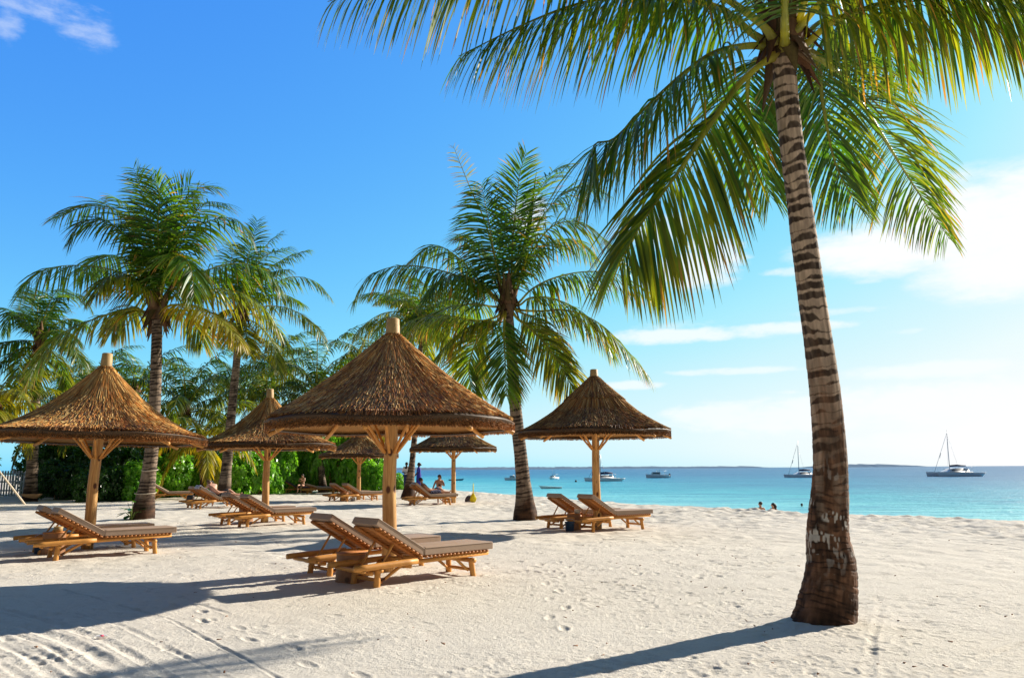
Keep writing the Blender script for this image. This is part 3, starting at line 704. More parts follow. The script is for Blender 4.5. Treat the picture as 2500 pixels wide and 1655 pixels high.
# -- the big leaning palm in the right foreground
tk = [(2026, 1515, 8.68), (2029, 1400, 8.70), (2021, 1300, 8.72), (2027, 1150, 8.7), (2018, 1000, 8.68), (2000, 850, 8.65), (1978, 700, 8.62), (1955, 520, 8.58), (1930, 330, 8.55), (1917, 200, 8.52), (1913, 120, 8.5)]
tP = [ground(2030, 1528) + np.array([0, .25, -0.12])] + [at(*q) for q in tk[1:]]
D1 = 8.5; PR = dict(leaf=1.12, n=120, wid=.040, ragged=.04)
big_fronds = [
 F3([(1840, 85), (1760, 22), (1650, 0), (1500, -4), (1400, 14), (1280, 60), (1119, 138)], 8.45, -.5, droop=2.3, yellow=0.07, leaf=1.30, n=128, wid=.036, twist=.2),
 F3([(1890, 100), (1861, 62), (1769, -5), (1650, -75), (1450, -120), (1200, -110), (980, -60), (800, 5)], 8.35, -1.3, droop=2.6, yellow=0.13, leaf=1.26, n=128, wid=.036, pet=.2),
 F3([(1840, 112), (1752, 127), (1684, 168), (1592, 248), (1500, 338), (1450, 356), (1448, 450)], 8.45, -.7, droop=1.7, yellow=0.06, leaf=1.43, n=121, wid=.036, pet=.17),
 F3([(1862, 155), (1808, 202), (1757, 271), (1661, 413), (1578, 528), (1509, 643)], 8.4, -.9, droop=1.5, yellow=0.25, leaf=1.49, n=121, wid=.036, pet=.26, bvec=(.75, .1, .6)),
 F3([(1975, 128), (2040, 174), (2099, 248), (2150, 325), (2200, 405), (2255, 490), (2318, 584)], 8.7, 6.2, droop=1.5, yellow=0.15, leaf=1.38, n=148, wid=.036, pet=.1, bvec=(.75, -.6, .25)),
 F3([(1965, 110), (2031, 55), (2113, 22), (2196, 0), (2350, -18), (2500, 0), (2640, 60)], 8.45, -.4, droop=2.5, yellow=0.18, leaf=1.32, n=135, wid=.036, pet=.2),
 F3([(1950, 70), (2080, -60), (2260, -90), (2450, -50), (2640, 40)], 8.3, -1.1, droop=2.5, yellow=0.27, leaf=1.26, n=128, wid=.036, pet=.16),
 F3([(1916, 105), (1916, 0), (1920, -250), (1980, -560), (2100, -800)], 8.25, -3.2, droop=1.3, yellow=0.18, pet=.2, **PR),
 F3([(1945, 80), (1990, -60), (2150, -300), (2350, -420), (2560, -400)], 8.4, -1.8, droop=1.6, yellow=0.12, pet=.2, **PR),
 F3([(1880, 150), (1840, 150), (1825, 240), (1850, 380), (1880, 480)], 9.1, 1.6, droop=1.1, yellow=0.05, leaf=1.10, n=108, wid=.036, pet=.12),
 F3([(1945, 110), (2010, 50), (2090, 45), (2160, 110), (2200, 210)], 9.0, 2.6, droop=1.8, yellow=0.06, leaf=1.21, n=108, wid=.036, pet=.2),
 F3([(1955, 140), (1995, 150), (2010, 260), (2040, 400), (2090, 500)], 9.0, 1.9, droop=1.2, yellow=0.05, leaf=1.21, n=108, wid=.036, pet=.12),
 F3([(1930, 60), (1960, -160), (2080, -330), (2260, -330), (2400, -220)], 8.9, 2.6, droop=1.8, yellow=0.03, pet=.2, **PR),
 F3([(1915, 60), (1905, -200), (1890, -420), (1850, -560)], 8.7, .4, droop=.7, yellow=0.00, pet=.15, **PR)]
pb = palm('tall coconut palm with scarred trunk in the right foreground, fronds over the beach', tP,
     [(0, .345), (.02, .325), (.08, .275), (.15, .225), (.24, .186), (.34, .168), (.5, .150), (.7, .138), (.9, .130), (1, .128)],
     big_fronds, heart=.29, seed=1, ring=.118, big=True, K=5, nseg=1000, ns=200, lower=3.1, r0=.046)

# -- the palm with the spreading crown behind the big umbrella
def tr(o, sc):                     # photo positions from an enlarged crop
    return lambda *pts: [(o[0] + x * sc, o[1] + y * sc) for x, y in pts]
c5 = tr((820, 330), .4274); c4 = tr((0, 380), .3953)
def trunk_pts(pts): return [at(x, y, d) for x, y, d in pts]
D = 25.5
f2 = [F3(c5((940, 960), (850, 870), (640, 785), (400, 745), (200, 800), (100, 950)), D, -.6, droop=1.7, yellow=0.04),
 F3(c5((940, 950), (820, 830), (700, 700), (560, 630), (430, 720)), D, 1.6, droop=1.2, yellow=0.00),
 F3(c5((960, 940), (905, 680), (870, 480), (830, 280)), D, -.9, droop=.9, bvec=(1, 0, 0), leaf=1.55),
 F3(c5((960, 900), (860, 520), (775, 320), (705, 150), (670, 60)), D, .8, droop=.5, pet=.62, yellow=.8, leaf=.55, n=26, bvec=(1, 0, 0), wid=.03),
 F3(c5((1000, 900), (1010, 600), (1035, 350), (1055, 200), (1090, 100)), D, -.6, droop=.35, bvec=(1, 0, 0), leaf=1.28, n=100),
 F3(c5((1000, 930), (1060, 720), (1150, 520), (1260, 370), (1420, 290), (1520, 330)), D, .9, droop=.8, leaf=1.55),
 F3(c5((1010, 940), (1060, 780), (1130, 650), (1240, 520), (1400, 500), (1560, 620), (1680, 760)), D, -1.0, droop=1.1, yellow=0.11, leaf=1.55),
 F3(c5((1040, 960), (1120, 880), (1250, 815), (1430, 780), (1620, 800), (1850, 930)), D, .3, droop=1.8, yellow=0.09),
 F3(c5((1060, 1000), (1180, 1005), (1320, 1000), (1480, 1060), (1620, 1180), (1800, 1390)), D, -.9, droop=1.5, yellow=0.26),
 F3(c5((1050, 970), (1110, 930), (1220, 930), (1370, 990), (1500, 1120), (1590, 1260)), D, .8, droop=1.5, yellow=0.19),
 F3(c5((1040, 1050), (1100, 1095), (1200, 1200), (1280, 1310), (1370, 1480)), D, -.9, droop=1.0, yellow=0.38, bvec=(.8, 0, .5)),
 F3(c5((965, 1040), (960, 1130), (965, 1250), (975, 1490)), D - .2, -1.8, droop=.6, yellow=0.15, bvec=(1, 0, 0), leaf=1.42),
 F3(c5((930, 1060), (850, 1065), (720, 1120), (610, 1230), (520, 1380)), D, -.8, droop=1.3, yellow=0.30, leaf=1.35),
 F3(c5((910, 1040), (800, 1060), (620, 1030), (450, 1050), (330, 1130)), D, .9, droop=1.7, yellow=0.22),
 F3(c5((900, 980), (800, 965), (690, 975), (560, 1020), (420, 1120)), D, 1.8, droop=1.4, yellow=0.15),
 F3(c5((900, 930), (820, 850), (700, 800), (580, 840), (510, 930)), D, -1.6, droop=1.4, yellow=0.08),
 F3(c5((910, 1080), (850, 1120), (790, 1210), (760, 1350), (790, 1490)), D, .5, droop=.9, yellow=0.22, bvec=(.8, 0, .5)),
 F3(c5((1010, 920), (1090, 740), (1200, 620), (1360, 600), (1480, 700)), D, 1.7, droop=1.2, yellow=0.08),
 F3(c5((1050, 1010), (1150, 1060), (1250, 1180), (1300, 1320)), D, 1.2, droop=1.2, yellow=0.15),
 F3(c5((950, 930), (860, 720), (780, 600), (690, 580)), D, 1.0, droop=1.0),
 F3(c5((1000, 900), (1060, 600), (1130, 380), (1230, 220), (1330, 170)), D, 1.6, droop=.7)]
palm('palm with a wide spreading crown standing between the big and the right umbrellas',
     trunk_pts([(1283, 1275, 25.8), (1281, 1220, 25.8), (1272, 1120, 25.7), (1260, 1010, 25.6), (1250, 880, 25.5), (1240, 745, 25.5)]),
     [(0, .43), (.04, .39), (.10, .30), (.18, .235), (.3, .21), (.6, .19), (1, .15)], f2, heart=.36, seed=2,
     spear=trunk_pts([(1268, 640, 25.5), (1290, 560, 25.4), (1310, 420, 25.3)]), leaf=1.45, nl=88, wid=.058, r0=.045)
D = 27.5
f3 = [F3(c4((900, 965), (820, 950), (650, 985), (420, 1080), (280, 1200), (160, 1420)), D, -1.0, droop=1.4, yellow=0.26),
 F3(c4((930, 860), (850, 770), (650, 695), (400, 680), (230, 730), (110, 870)), D, .4, droop=1.7),
 F3(c4((930, 870), (840, 790), (740, 740), (650, 760), (590, 860)), D, -2.0, droop=1.4, yellow=0.30),
 F3(c4((940, 780), (860, 610), (760, 480), (640, 400), (500, 420), (430, 530)), D, -1.0, droop=1.1),
 F3(c4((950, 750), (890, 570), (790, 420), (690, 320), (520, 320), (330, 385)), D, 1.0, droop=.9),
 F3(c4((970, 720), (930, 500), (890, 300), (855, 150), (822, 75)), D, .8, droop=.5, bvec=(1, 0, 0), leaf=1.22),
 F3(c4((985, 720), (975, 450), (985, 260), (960, 150), (935, 90)), D, -1.0, droop=.6, bvec=(1, 0, 0), leaf=1.49),
 F3(c4((1000, 720), (1050, 450), (1120, 300), (1240, 200), (1360, 200)), D, 1.4, droop=.8, leaf=1.49),
 F3(c4((1010, 740), (1080, 600), (1200, 450), (1350, 390), (1470, 400), (1550, 510)), D, -.6, droop=1.2, leaf=1.55),
 F3(c4((1000, 850), (1020, 740), (1060, 640), (1120, 620), (1180, 700), (1200, 870)), D - .3, -2.4, droop=1.2, yellow=0.08),
 F3(c4((1030, 870), (1150, 780), (1300, 700), (1480, 665), (1640, 710), (1740, 820)), D, -.7, droop=1.6, yellow=0.08),
 F3(c4((1040, 930), (1130, 920), (1250, 940), (1380, 1030), (1490, 1140)), D, -1.8, droop=1.4, yellow=.8),
 F3(c4((1030, 900), (1150, 835), (1330, 825), (1500, 850), (1640, 950), (1730, 1090)), D, .2, droop=1.7, yellow=0.38),
 F3(c4((905, 985), (840, 935), (770, 960), (690, 1090)), D, .8, droop=1.5, yellow=0.45),
 F3(c4((1000, 740), (1090, 540), (1190, 370), (1290, 290), (1420, 300)), D, -1.8, droop=.9),
 F3(c4((960, 740), (920, 560), (850, 400), (760, 290), (700, 260)), D, 1.8, droop=.8),
 F3(c4((990, 740), (1020, 500), (1060, 340), (1130, 230), (1180, 170)), D, .2, droop=.6, bvec=(1, .2, 0)),
 F3(c4((940, 800), (840, 680), (720, 620), (600, 640), (520, 740)), D, 1.9, droop=1.3),
 F3(c4((1040, 950), (1110, 960), (1200, 1040), (1250, 1150)), D, 1.6, droop=1.3, yellow=0.22)]
p3 = palm('large palm at the left with two pale cords tied round its lower trunk',
     trunk_pts([(346, 1272, 27.5), (352, 1235, 27.5), (368, 1120, 27.5), (378, 980, 27.5), (382, 860, 27.5), (384, 770, 27.5)]),
     [(0, .42), (.05, .38), (.12, .30), (.22, .235), (.5, .20), (1, .17)], f3, heart=.42, seed=3, leaf=1.55, nl=88, wid=.062, r0=.045)
for (cx, cy, rr) in ((366, 1147, .262), (355, 1203, .34)):
    p = at(cx, cy, 27.5) - np.array(p3.location); t = np.linspace(0, 2 * np.pi, 30)
    MB().tube(np.stack([p[0] + rr * np.cos(t), p[1] + rr * np.sin(t), p[2] + .03 * np.sin(t)], -1), .014, 5).build('cord', M_ROPE, p3, True)
D = 42
f4 = [F3(c4(*q), D, dz, droop=dp, yellow=y, leaf=1.35) for q, dz, dp, y in [
 (((1500, 900), (1560, 700), (1640, 560), (1740, 470)), 1, .8, 0), (((1495, 900), (1530, 650), (1570, 500), (1590, 400)), -1, .6, 0),
 (((1510, 910), (1600, 750), (1750, 640), (1910, 580)), 2, .9, 0), (((1520, 930), (1650, 820), (1800, 750), (1950, 780), (2050, 885)), 0, 1.3, 0),
 (((1520, 960), (1650, 930), (1800, 950), (1950, 1050), (2010, 1160)), -2, 1.4, .3), (((1510, 1000), (1600, 1050), (1690, 1170), (1730, 1370)), -1, 1.2, .4),
 (((1480, 900), (1430, 700), (1440, 540)), 2, .8, 0), (((1500, 930), (1580, 820), (1690, 720), (1790, 700)), -3, 1.2, .1),
 (((1470, 960), (1380, 960), (1280, 1060)), -1, 1.3, .4), (((1500, 990), (1520, 1100), (1540, 1230)), -2, .8, .5), (((1480, 920), (1400, 780), (1300, 760), (1230, 850)), 2, 1.2, 0),
 (((1500, 900), (1600, 660), (1680, 600), (1800, 560)), -2, .8, 0), (((1500, 900), (1520, 700), (1540, 560)), -3, .9, 0), (((1490, 980), (1430, 1040), (1400, 1160)), 2, 1.2, .3),
 (((1510, 950), (1620, 870), (1760, 860), (1880, 920)), 3, 1.3, .1), (((1515, 975), (1640, 1000), (1720, 1080), (1800, 1230)), 2, 1.3, .2)]]
palm('slender palm leaning right, directly behind the crown of the large left palm', trunk_pts([(545, 1222, 42), (552, 1150, 42), (566, 1000, 42), (578, 880, 42), (588, 770, 42)]),
     [(0, .42), (.06, .34), (.15, .27), (.5, .22), (1, .17)], f4, heart=.4, seed=4, nl=70, wid=.075, K=3, nseg=160, ns=18, ring=.13, r0=.05)
D = 44
f5 = [F3(c4(*q), D, dz, droop=dp, yellow=y, leaf=1.4) for q, dz, dp, y in [
 (((240, 1110), (230, 1000), (235, 890), (205, 820)), 1, .6, 0), (((250, 1110), (300, 980), (380, 870), (500, 860), (565, 950)), 0, 1.2, 0), (((240, 1120), (180, 1030), (120, 970), (55, 985), (40, 1100)), 1, 1.3, 0),
 (((230, 1150), (120, 1140), (0, 1165), (-60, 1250)), 0, 1.4, .1), (((220, 1170), (120, 1195), (0, 1290), (-40, 1380)), -2, 1.2, .1), (((255, 1150), (340, 1130), (450, 1180), (520, 1310)), -1, 1.3, .2),
 (((230, 1180), (250, 1260), (200, 1400), (190, 1480)), -2, .8, .2), (((240, 1110), (140, 1010), (50, 950), (-40, 930)), -1, .9, 0), (((245, 1110), (290, 950), (340, 850), (400, 820)), -2, .7, 0),
 (((245, 1110), (200, 950), (190, 830)), 3, .6, 0), (((255, 1130), (360, 1030), (470, 1010), (540, 1060)), 3, 1.2, .05), (((240, 1170), (330, 1220), (400, 1360), (420, 1440)), 2, 1.2, .2), (((230, 1160), (150, 1230), (110, 1340), (120, 1440)), 2, 1.2, .2),
 (((245, 1130), (330, 1080), (420, 1090), (480, 1160)), -3, 1.3, .1)]]
palm('palm at the far left edge with its trunk rising behind the clay bowl planter', trunk_pts([(72, 1225, 44), (78, 1150, 44), (85, 1000, 44), (96, 880, 44), (99, 840, 44)]),
     [(0, .42), (.06, .36), (.15, .30), (.5, .25), (1, .2)], f5, heart=.4, seed=5, nl=70, wid=.078, K=3, nseg=160, ns=18, ring=.13, r0=.05)

def crown(c, n, L, seed, leaf=1.5, yellow=.1, emax=80, nl=58, wid=.085):
    g = np.random.default_rng(seed); out = []; c = np.asarray(c, float)
    for k in range(n):
        a = k * 2.39996 + g.normal(0, .15); u = (k + .5) / n; e0 = math.radians(emax - 95 * u ** 1.1); l = L * g.uniform(.85, 1.1)
        P = [c]; e = e0; p = c.copy()
        for s in range(5):
            p = p + l / 5 * np.array([math.cos(e) * math.cos(a), math.cos(e) * math.sin(a), math.sin(e)]); P.append(p.copy()); e -= math.radians(g.uniform(14, 24) * (1.0 if e > -1.1 else .2))
        out.append(dict(P=P, leaf=leaf, n=nl, wid=wid, droop=1.0 + 1.1 * u, yellow=max(0, yellow + .45 * (u - .55) + g.normal(0, .06)), pet=.13))
    return out
def simple_palm(label, base, top, L, n, seed, rb=.38, yellow=.1, group='coconut palms on the beach', leaf=1.5, bow=0.0, rad=None, **kw):
    base = np.asarray(base, float); top = np.asarray(top, float); mid = (base + top) / 2 + np.array([bow, 0, 0])
    return palm(label, [base, base * .75 + top * .25 + np.array([bow * .8, 0, 0]), mid, top], rad or [(0, rb), (.06, rb * .8), (.15, rb * .62), (.5, rb * .5), (1, rb * .42)], crown(top, n, L, seed, leaf, yellow, **kw),
                group=group, heart=.38, seed=seed, K=3, nseg=130, ns=16, ring=.14, r0=.05)
simple_palm('palm whose bare trunk stands between the two standing people', ground(997, 1216), at(1030, 800, 47), 4.6, 20, 9, rad=[(0, .46), (.04, .36), (.10, .24), (.2, .17), (.5, .155), (1, .13)], yellow=.15, bow=.08, leaf=1.3)
simple_palm('leaning ringed palm in front of the bright green bushes, its crown above the small umbrellas', ground(789, 1203), at(768, 1000, 58), 3.6, 16, 10, rb=.40, yellow=.35, bow=.05, leaf=1.2)
simple_palm('palm with curved arching fronds between the left umbrella and the slender palm', at(432, 1195, 50), at(452, 1010, 50), 6.4, 16, 11, leaf=1.2, yellow=0.25, emax=88)
simple_palm('palm with dark fronds seen just above the second umbrella from the left', at(800, 1185, 60), at(772, 960, 60), 7.0, 16, 12, leaf=1.2, yellow=0.25, emax=88)
simple_palm('half hidden palm between the left umbrella cap and the large left palm', at(320, 1190, 56), at(332, 960, 56), 6.0, 13, 13, leaf=1.2, yellow=0.23)
simple_palm('low palm at the left edge behind the left umbrella', at(-40, 1200, 40), at(-15, 1000, 40), 4.2, 13, 14, leaf=1.2, yellow=0.50)
simple_palm('small palm top rising just left of the big umbrella cap', at(905, 1185, 64), at(898, 880, 64), 5.2, 13, 15, leaf=1.2, yellow=0.30)
simple_palm('thin pale palm stem behind the small umbrella by the bushes', ground(886, 1188), at(902, 1030, 62), 3.6, 14, 16, rb=.34, yellow=0.63, leaf=1.2)
simple_palm('palm behind the big umbrella on its right side, under the wide crown', at(951, 1180, 60), at(1003, 770, 58), 5.4, 14, 17, leaf=1.2, yellow=0.40)
simple_palm('dark palm behind the back left umbrella', at(640, 1190, 62), at(650, 985, 62), 5.6, 14, 18, leaf=1.2, yellow=0.20, emax=85)
simple_palm('shaggy low palm with hanging yellow fronds behind the gap right of the left umbrella', at(500, 1190, 48), at(488, 1075, 48), 4.2, 13, 19, leaf=1.2, yellow=0.55, emax=70)
simple_palm('small shaded palm behind the left umbrella post', at(180, 1190, 52), at(175, 1010, 52), 5.2, 13, 20, leaf=1.2, yellow=0.20)

simple_palm('bright palm crown filling the sky gap right of the slender palm', at(655, 1190, 66), at(668, 900, 66), 5.6, 17, 21, leaf=1.2, yellow=.22)
simple_palm('palm crown rising behind the cap of the second umbrella from the left', at(560, 1190, 68), at(566, 960, 68), 6.0, 17, 22, leaf=1.2, yellow=.18)
simple_palm('palm crown between the left edge palm and the left umbrella cap', at(215, 1190, 62), at(222, 950, 62), 5.6, 17, 23, leaf=1.2, yellow=.2)
# -- bushes
def bush_mesh(rx, ry, rz, n, size, seed, c0, c1, lump=.35):
    g = np.random.default_rng(seed)
    # lobes make the outline uneven
    nl_ = 9; lc = np.stack([g.uniform(-.6, .6, nl_) * rx, g.uniform(-.6, .6, nl_) * ry, g.uniform(.15, .75, nl_) * rz], -1); lr = g.uniform(.32, .55, nl_)
    pick = g.integers(0, nl_, n); d = unit(g.normal(0, 1, (n, 3))); rad = g.uniform(.55, 1.0, n) ** .5
    P = lc[pick] + d * (rad * lr[pick])[:, None] * np.array([rx, ry, rz]); P[:, 2] = np.abs(P[:, 2])
    out = unit(d + np.array([0, 0, .5]) + g.normal(0, .25, (n, 3)))
    k = 6; VV = []; CC = []
    tone = g.random(n)
    for q in range(k):
        a = q * 2 * np.pi / k + g.random(n) * .8
        ref = unit(np.cross(out, [0.3, 0.2, 1.0])); r2 = np.cross(out, ref)
        dr = unit(ref * np.cos(a)[:, None] + r2 * np.sin(a)[:, None] + out * g.uniform(.25, .9, n)[:, None])
        L = size * g.uniform(.7, 1.25, n); sd = unit(np.cross(dr, out)) * (L * .24)[:, None]
        tip = P + dr * L[:, None] - np.array([0, 0, 1.0]) * (L * .15)[:, None]; mid = P + dr * (L * .55)[:, None] + out * (L * .06)[:, None]
        VV.append(np.stack([P, mid + sd, tip, mid - sd], 1))
        c = np.asarray(c0) * (1 - tone)[:, None] + np.asarray(c1) * tone[:, None]; c = c * g.uniform(.7, 1.2, n)[:, None]
        CC.append(np.repeat(c[:, None], 4, 1))
    V = np.stack(VV, 1).reshape(-1, 3); Cc = np.stack(CC, 1).reshape(-1, 3); Q = np.arange(len(V)).reshape(-1, 4)
    me = make_mesh('foliage', V, [Q], Cc, False); me.materials.append(M_BUSH); return me
def stem_mesh(h, seed, n=5, sp=.5):
    g = np.random.default_rng(seed); mb = MB()
    for k in range(n):
        a = g.uniform(0, 6.28); e = np.array([math.cos(a) * sp * g.uniform(.3, 1), math.sin(a) * sp * g.uniform(.3, 1), h * g.uniform(.6, .9)])
        mb.log((e[0] * .15, e[1] * .15, -.05), e, .06, .025, 6, .08)
    me = mb.mesh('stem', True); me.materials.append(M_LOG); return me
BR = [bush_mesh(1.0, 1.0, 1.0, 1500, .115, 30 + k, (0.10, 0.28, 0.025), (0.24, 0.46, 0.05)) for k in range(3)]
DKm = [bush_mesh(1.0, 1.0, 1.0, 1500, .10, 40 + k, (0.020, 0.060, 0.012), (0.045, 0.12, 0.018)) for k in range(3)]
STM = [stem_mesh(.7, 50 + k) for k in range(2)]
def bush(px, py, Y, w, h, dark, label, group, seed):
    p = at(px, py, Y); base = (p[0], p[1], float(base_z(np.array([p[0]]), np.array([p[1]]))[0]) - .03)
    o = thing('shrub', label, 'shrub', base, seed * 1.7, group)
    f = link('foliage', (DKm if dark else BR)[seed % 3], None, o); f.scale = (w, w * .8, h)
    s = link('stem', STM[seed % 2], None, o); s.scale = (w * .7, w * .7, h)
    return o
GB = 'bright green bushes at the back of the beach'; GD = 'dark trees and bushes behind the umbrellas'
bright = [(560, 52, 1.9, 2.7, 'bright bush behind the trunk of the slender leaning palm'), (625, 54, 2.1, 2.9, 'bright bush directly left of the back left umbrella post'),
 (678, 56, 2.0, 3.2, 'bright bush directly right of the back left umbrella post'), (728, 60, 2.3, 3.8, 'bright bush behind the woman sitting on the far lounger'), (812, 59, 2.3, 4.1, 'tall bright bush just right of the leaning ringed palm'),
 (862, 60, 2.4, 4.2, 'tallest bright bush behind the small umbrella with the bushes'), (903, 57, 1.9, 3.1, 'bright bush right of the small umbrella post by the bushes'), (918, 55, 1.3, 1.9, 'bright bush at the left edge of the big umbrella post'),
 (964, 52, .85, .95, 'small low bush beside the trunk between the standing people'), (500, 52, 1.8, 2.4, 'bright bush between the large left palm and the slender palm'), (412, 50, 1.9, 2.5, 'bright bush just right of the large left palm trunk'),
 (318, 45, 1.5, 1.9, 'bright leafy bush just left of the large left palm trunk')]
for k, (px, Y, wd, h, lb) in enumerate(bright): bush(px, 1200, Y, wd, h, False, lb, GB, k)
darkb = [(-120, 52, 3.4, 3.5, 'dark tree at the left picture edge behind the white fence'), (135, 58, 3.2, 4.1, 'dark tree behind the clay bowl planter'), (190, 52, 3.2, 3.7, 'dark tree left of the left umbrella post'), (270, 50, 3.2, 3.5, 'dark tree right of the left umbrella post'),
 (350, 56, 3.4, 3.7, 'dark tree behind the large left palm trunk'), (440, 58, 3.4, 3.5, 'dark tree behind the far lounger at the large palm'), (530, 62, 3.6, 3.7, 'dark tree behind the slender leaning palm trunk'), (620, 66, 3.8, 3.5, 'dark tree behind the back left umbrella post'),
 (700, 70, 3.8, 3.8, 'dark tree behind the bushes at the far lounger'), (790, 74, 4.2, 4.1, 'dark tree behind the leaning ringed palm'), (870, 74, 3.6, 4.1, 'dark tree behind the tallest bright bush'),
 (140, 46, 1.6, 1.9, 'low dark bush right of the clay bowl planter'), (235, 44, 1.7, 2.2, 'low dark bush behind the left umbrella post')]
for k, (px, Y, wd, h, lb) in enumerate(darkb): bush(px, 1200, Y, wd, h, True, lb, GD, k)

# -- fence, planter, pole, seedling
fp0 = ground(-60, 1210); fp1 = ground(112, 1209); fo = thing('picket_fence', 'white picket fence behind the palms at the left edge', 'fence', fp0)
n = 26; d = (fp1 - fp0); mb = MB()
for z in (.35, .95, 1.5): mb.box(d / 2 + np.array([0, 0, z]), (np.linalg.norm(d), .05, .10), Matrix.Rotation(math.atan2(d[1], d[0]), 3, 'Z'))
mb.build('rail', M_WHITE, fo)
mb = MB()
for k in range(n): mb.box(d * (k + .5) / n + np.array([0, -.06, .85]), (.12, .03, 1.7), None, .01)
mb.build('picket', M_WHITE, fo)
for u in (0.02, .5, .98): MB().box(d * u + np.array([0, .08, .9]), (.12, .12, 1.9), None, .01).build('post', M_WHITE, fo)
bw = thing('bowl_planter', 'wide clay bowl planter with moss standing on the sand at the left', 'planter', ground(76, 1224))
MB().lathe([(0, 0), (.14, 0), (.16, .06), (.34, .22), (.50, .36), (.52, .42), (.48, .42), (.44, .34), (0, .30)], 28).build('bowl', M_CLAY, bw, True)
MB().lathe([(0, .42), (.3, .40), (.455, .375)], 20).build('soil', M_SOIL, bw, True)
pa = ground(66, 1229); pz = at(-60, 1075, 36)
pl = thing('slanted_pole', 'pale slanted pole stuck in the sand at the left edge', 'pole', pa)
MB().log((0, 0, -.15), pz - pa, .045, .035, 8).build('shaft', M_ROPE, pl, True)
sd = thing('seedling', 'young broad leaved plant at the foot of the large left palm', 'plant', at(322, 1262, 27.0) * np.array([1, 1, 0]))
g = np.random.default_rng(5)
mb = MB(); mbs = MB()
for k in range(13):
    a = g.uniform(0, 6.28); r_ = g.uniform(.05, .28); c = np.array([math.cos(a) * r_ - .05, math.sin(a) * r_, g.uniform(.12, .62)]); dr = unit(np.array([math.cos(a), math.sin(a), g.uniform(-.5, .3)])); s_ = unit(np.cross(dr, [0, 0, 1])); L = g.uniform(.26, .36)
    mb.add(np.array([c, c + dr * L * .35 + s_ * L * .3, c + dr * L * .75 + s_ * L * .22, c + dr * L, c + dr * L * .75 - s_ * L * .22, c + dr * L * .35 - s_ * L * .3]), [np.array([[0, 1, 2, 3, 4, 5]])], (0.03, 0.12, 0.02)); mbs.tube([(0, 0, -.02), c * np.array([.5, .5, .6]), c], .008, 5)
mb.build('leaves', M_BUSH, sd); mbs.build('stem', M_SOIL, sd)

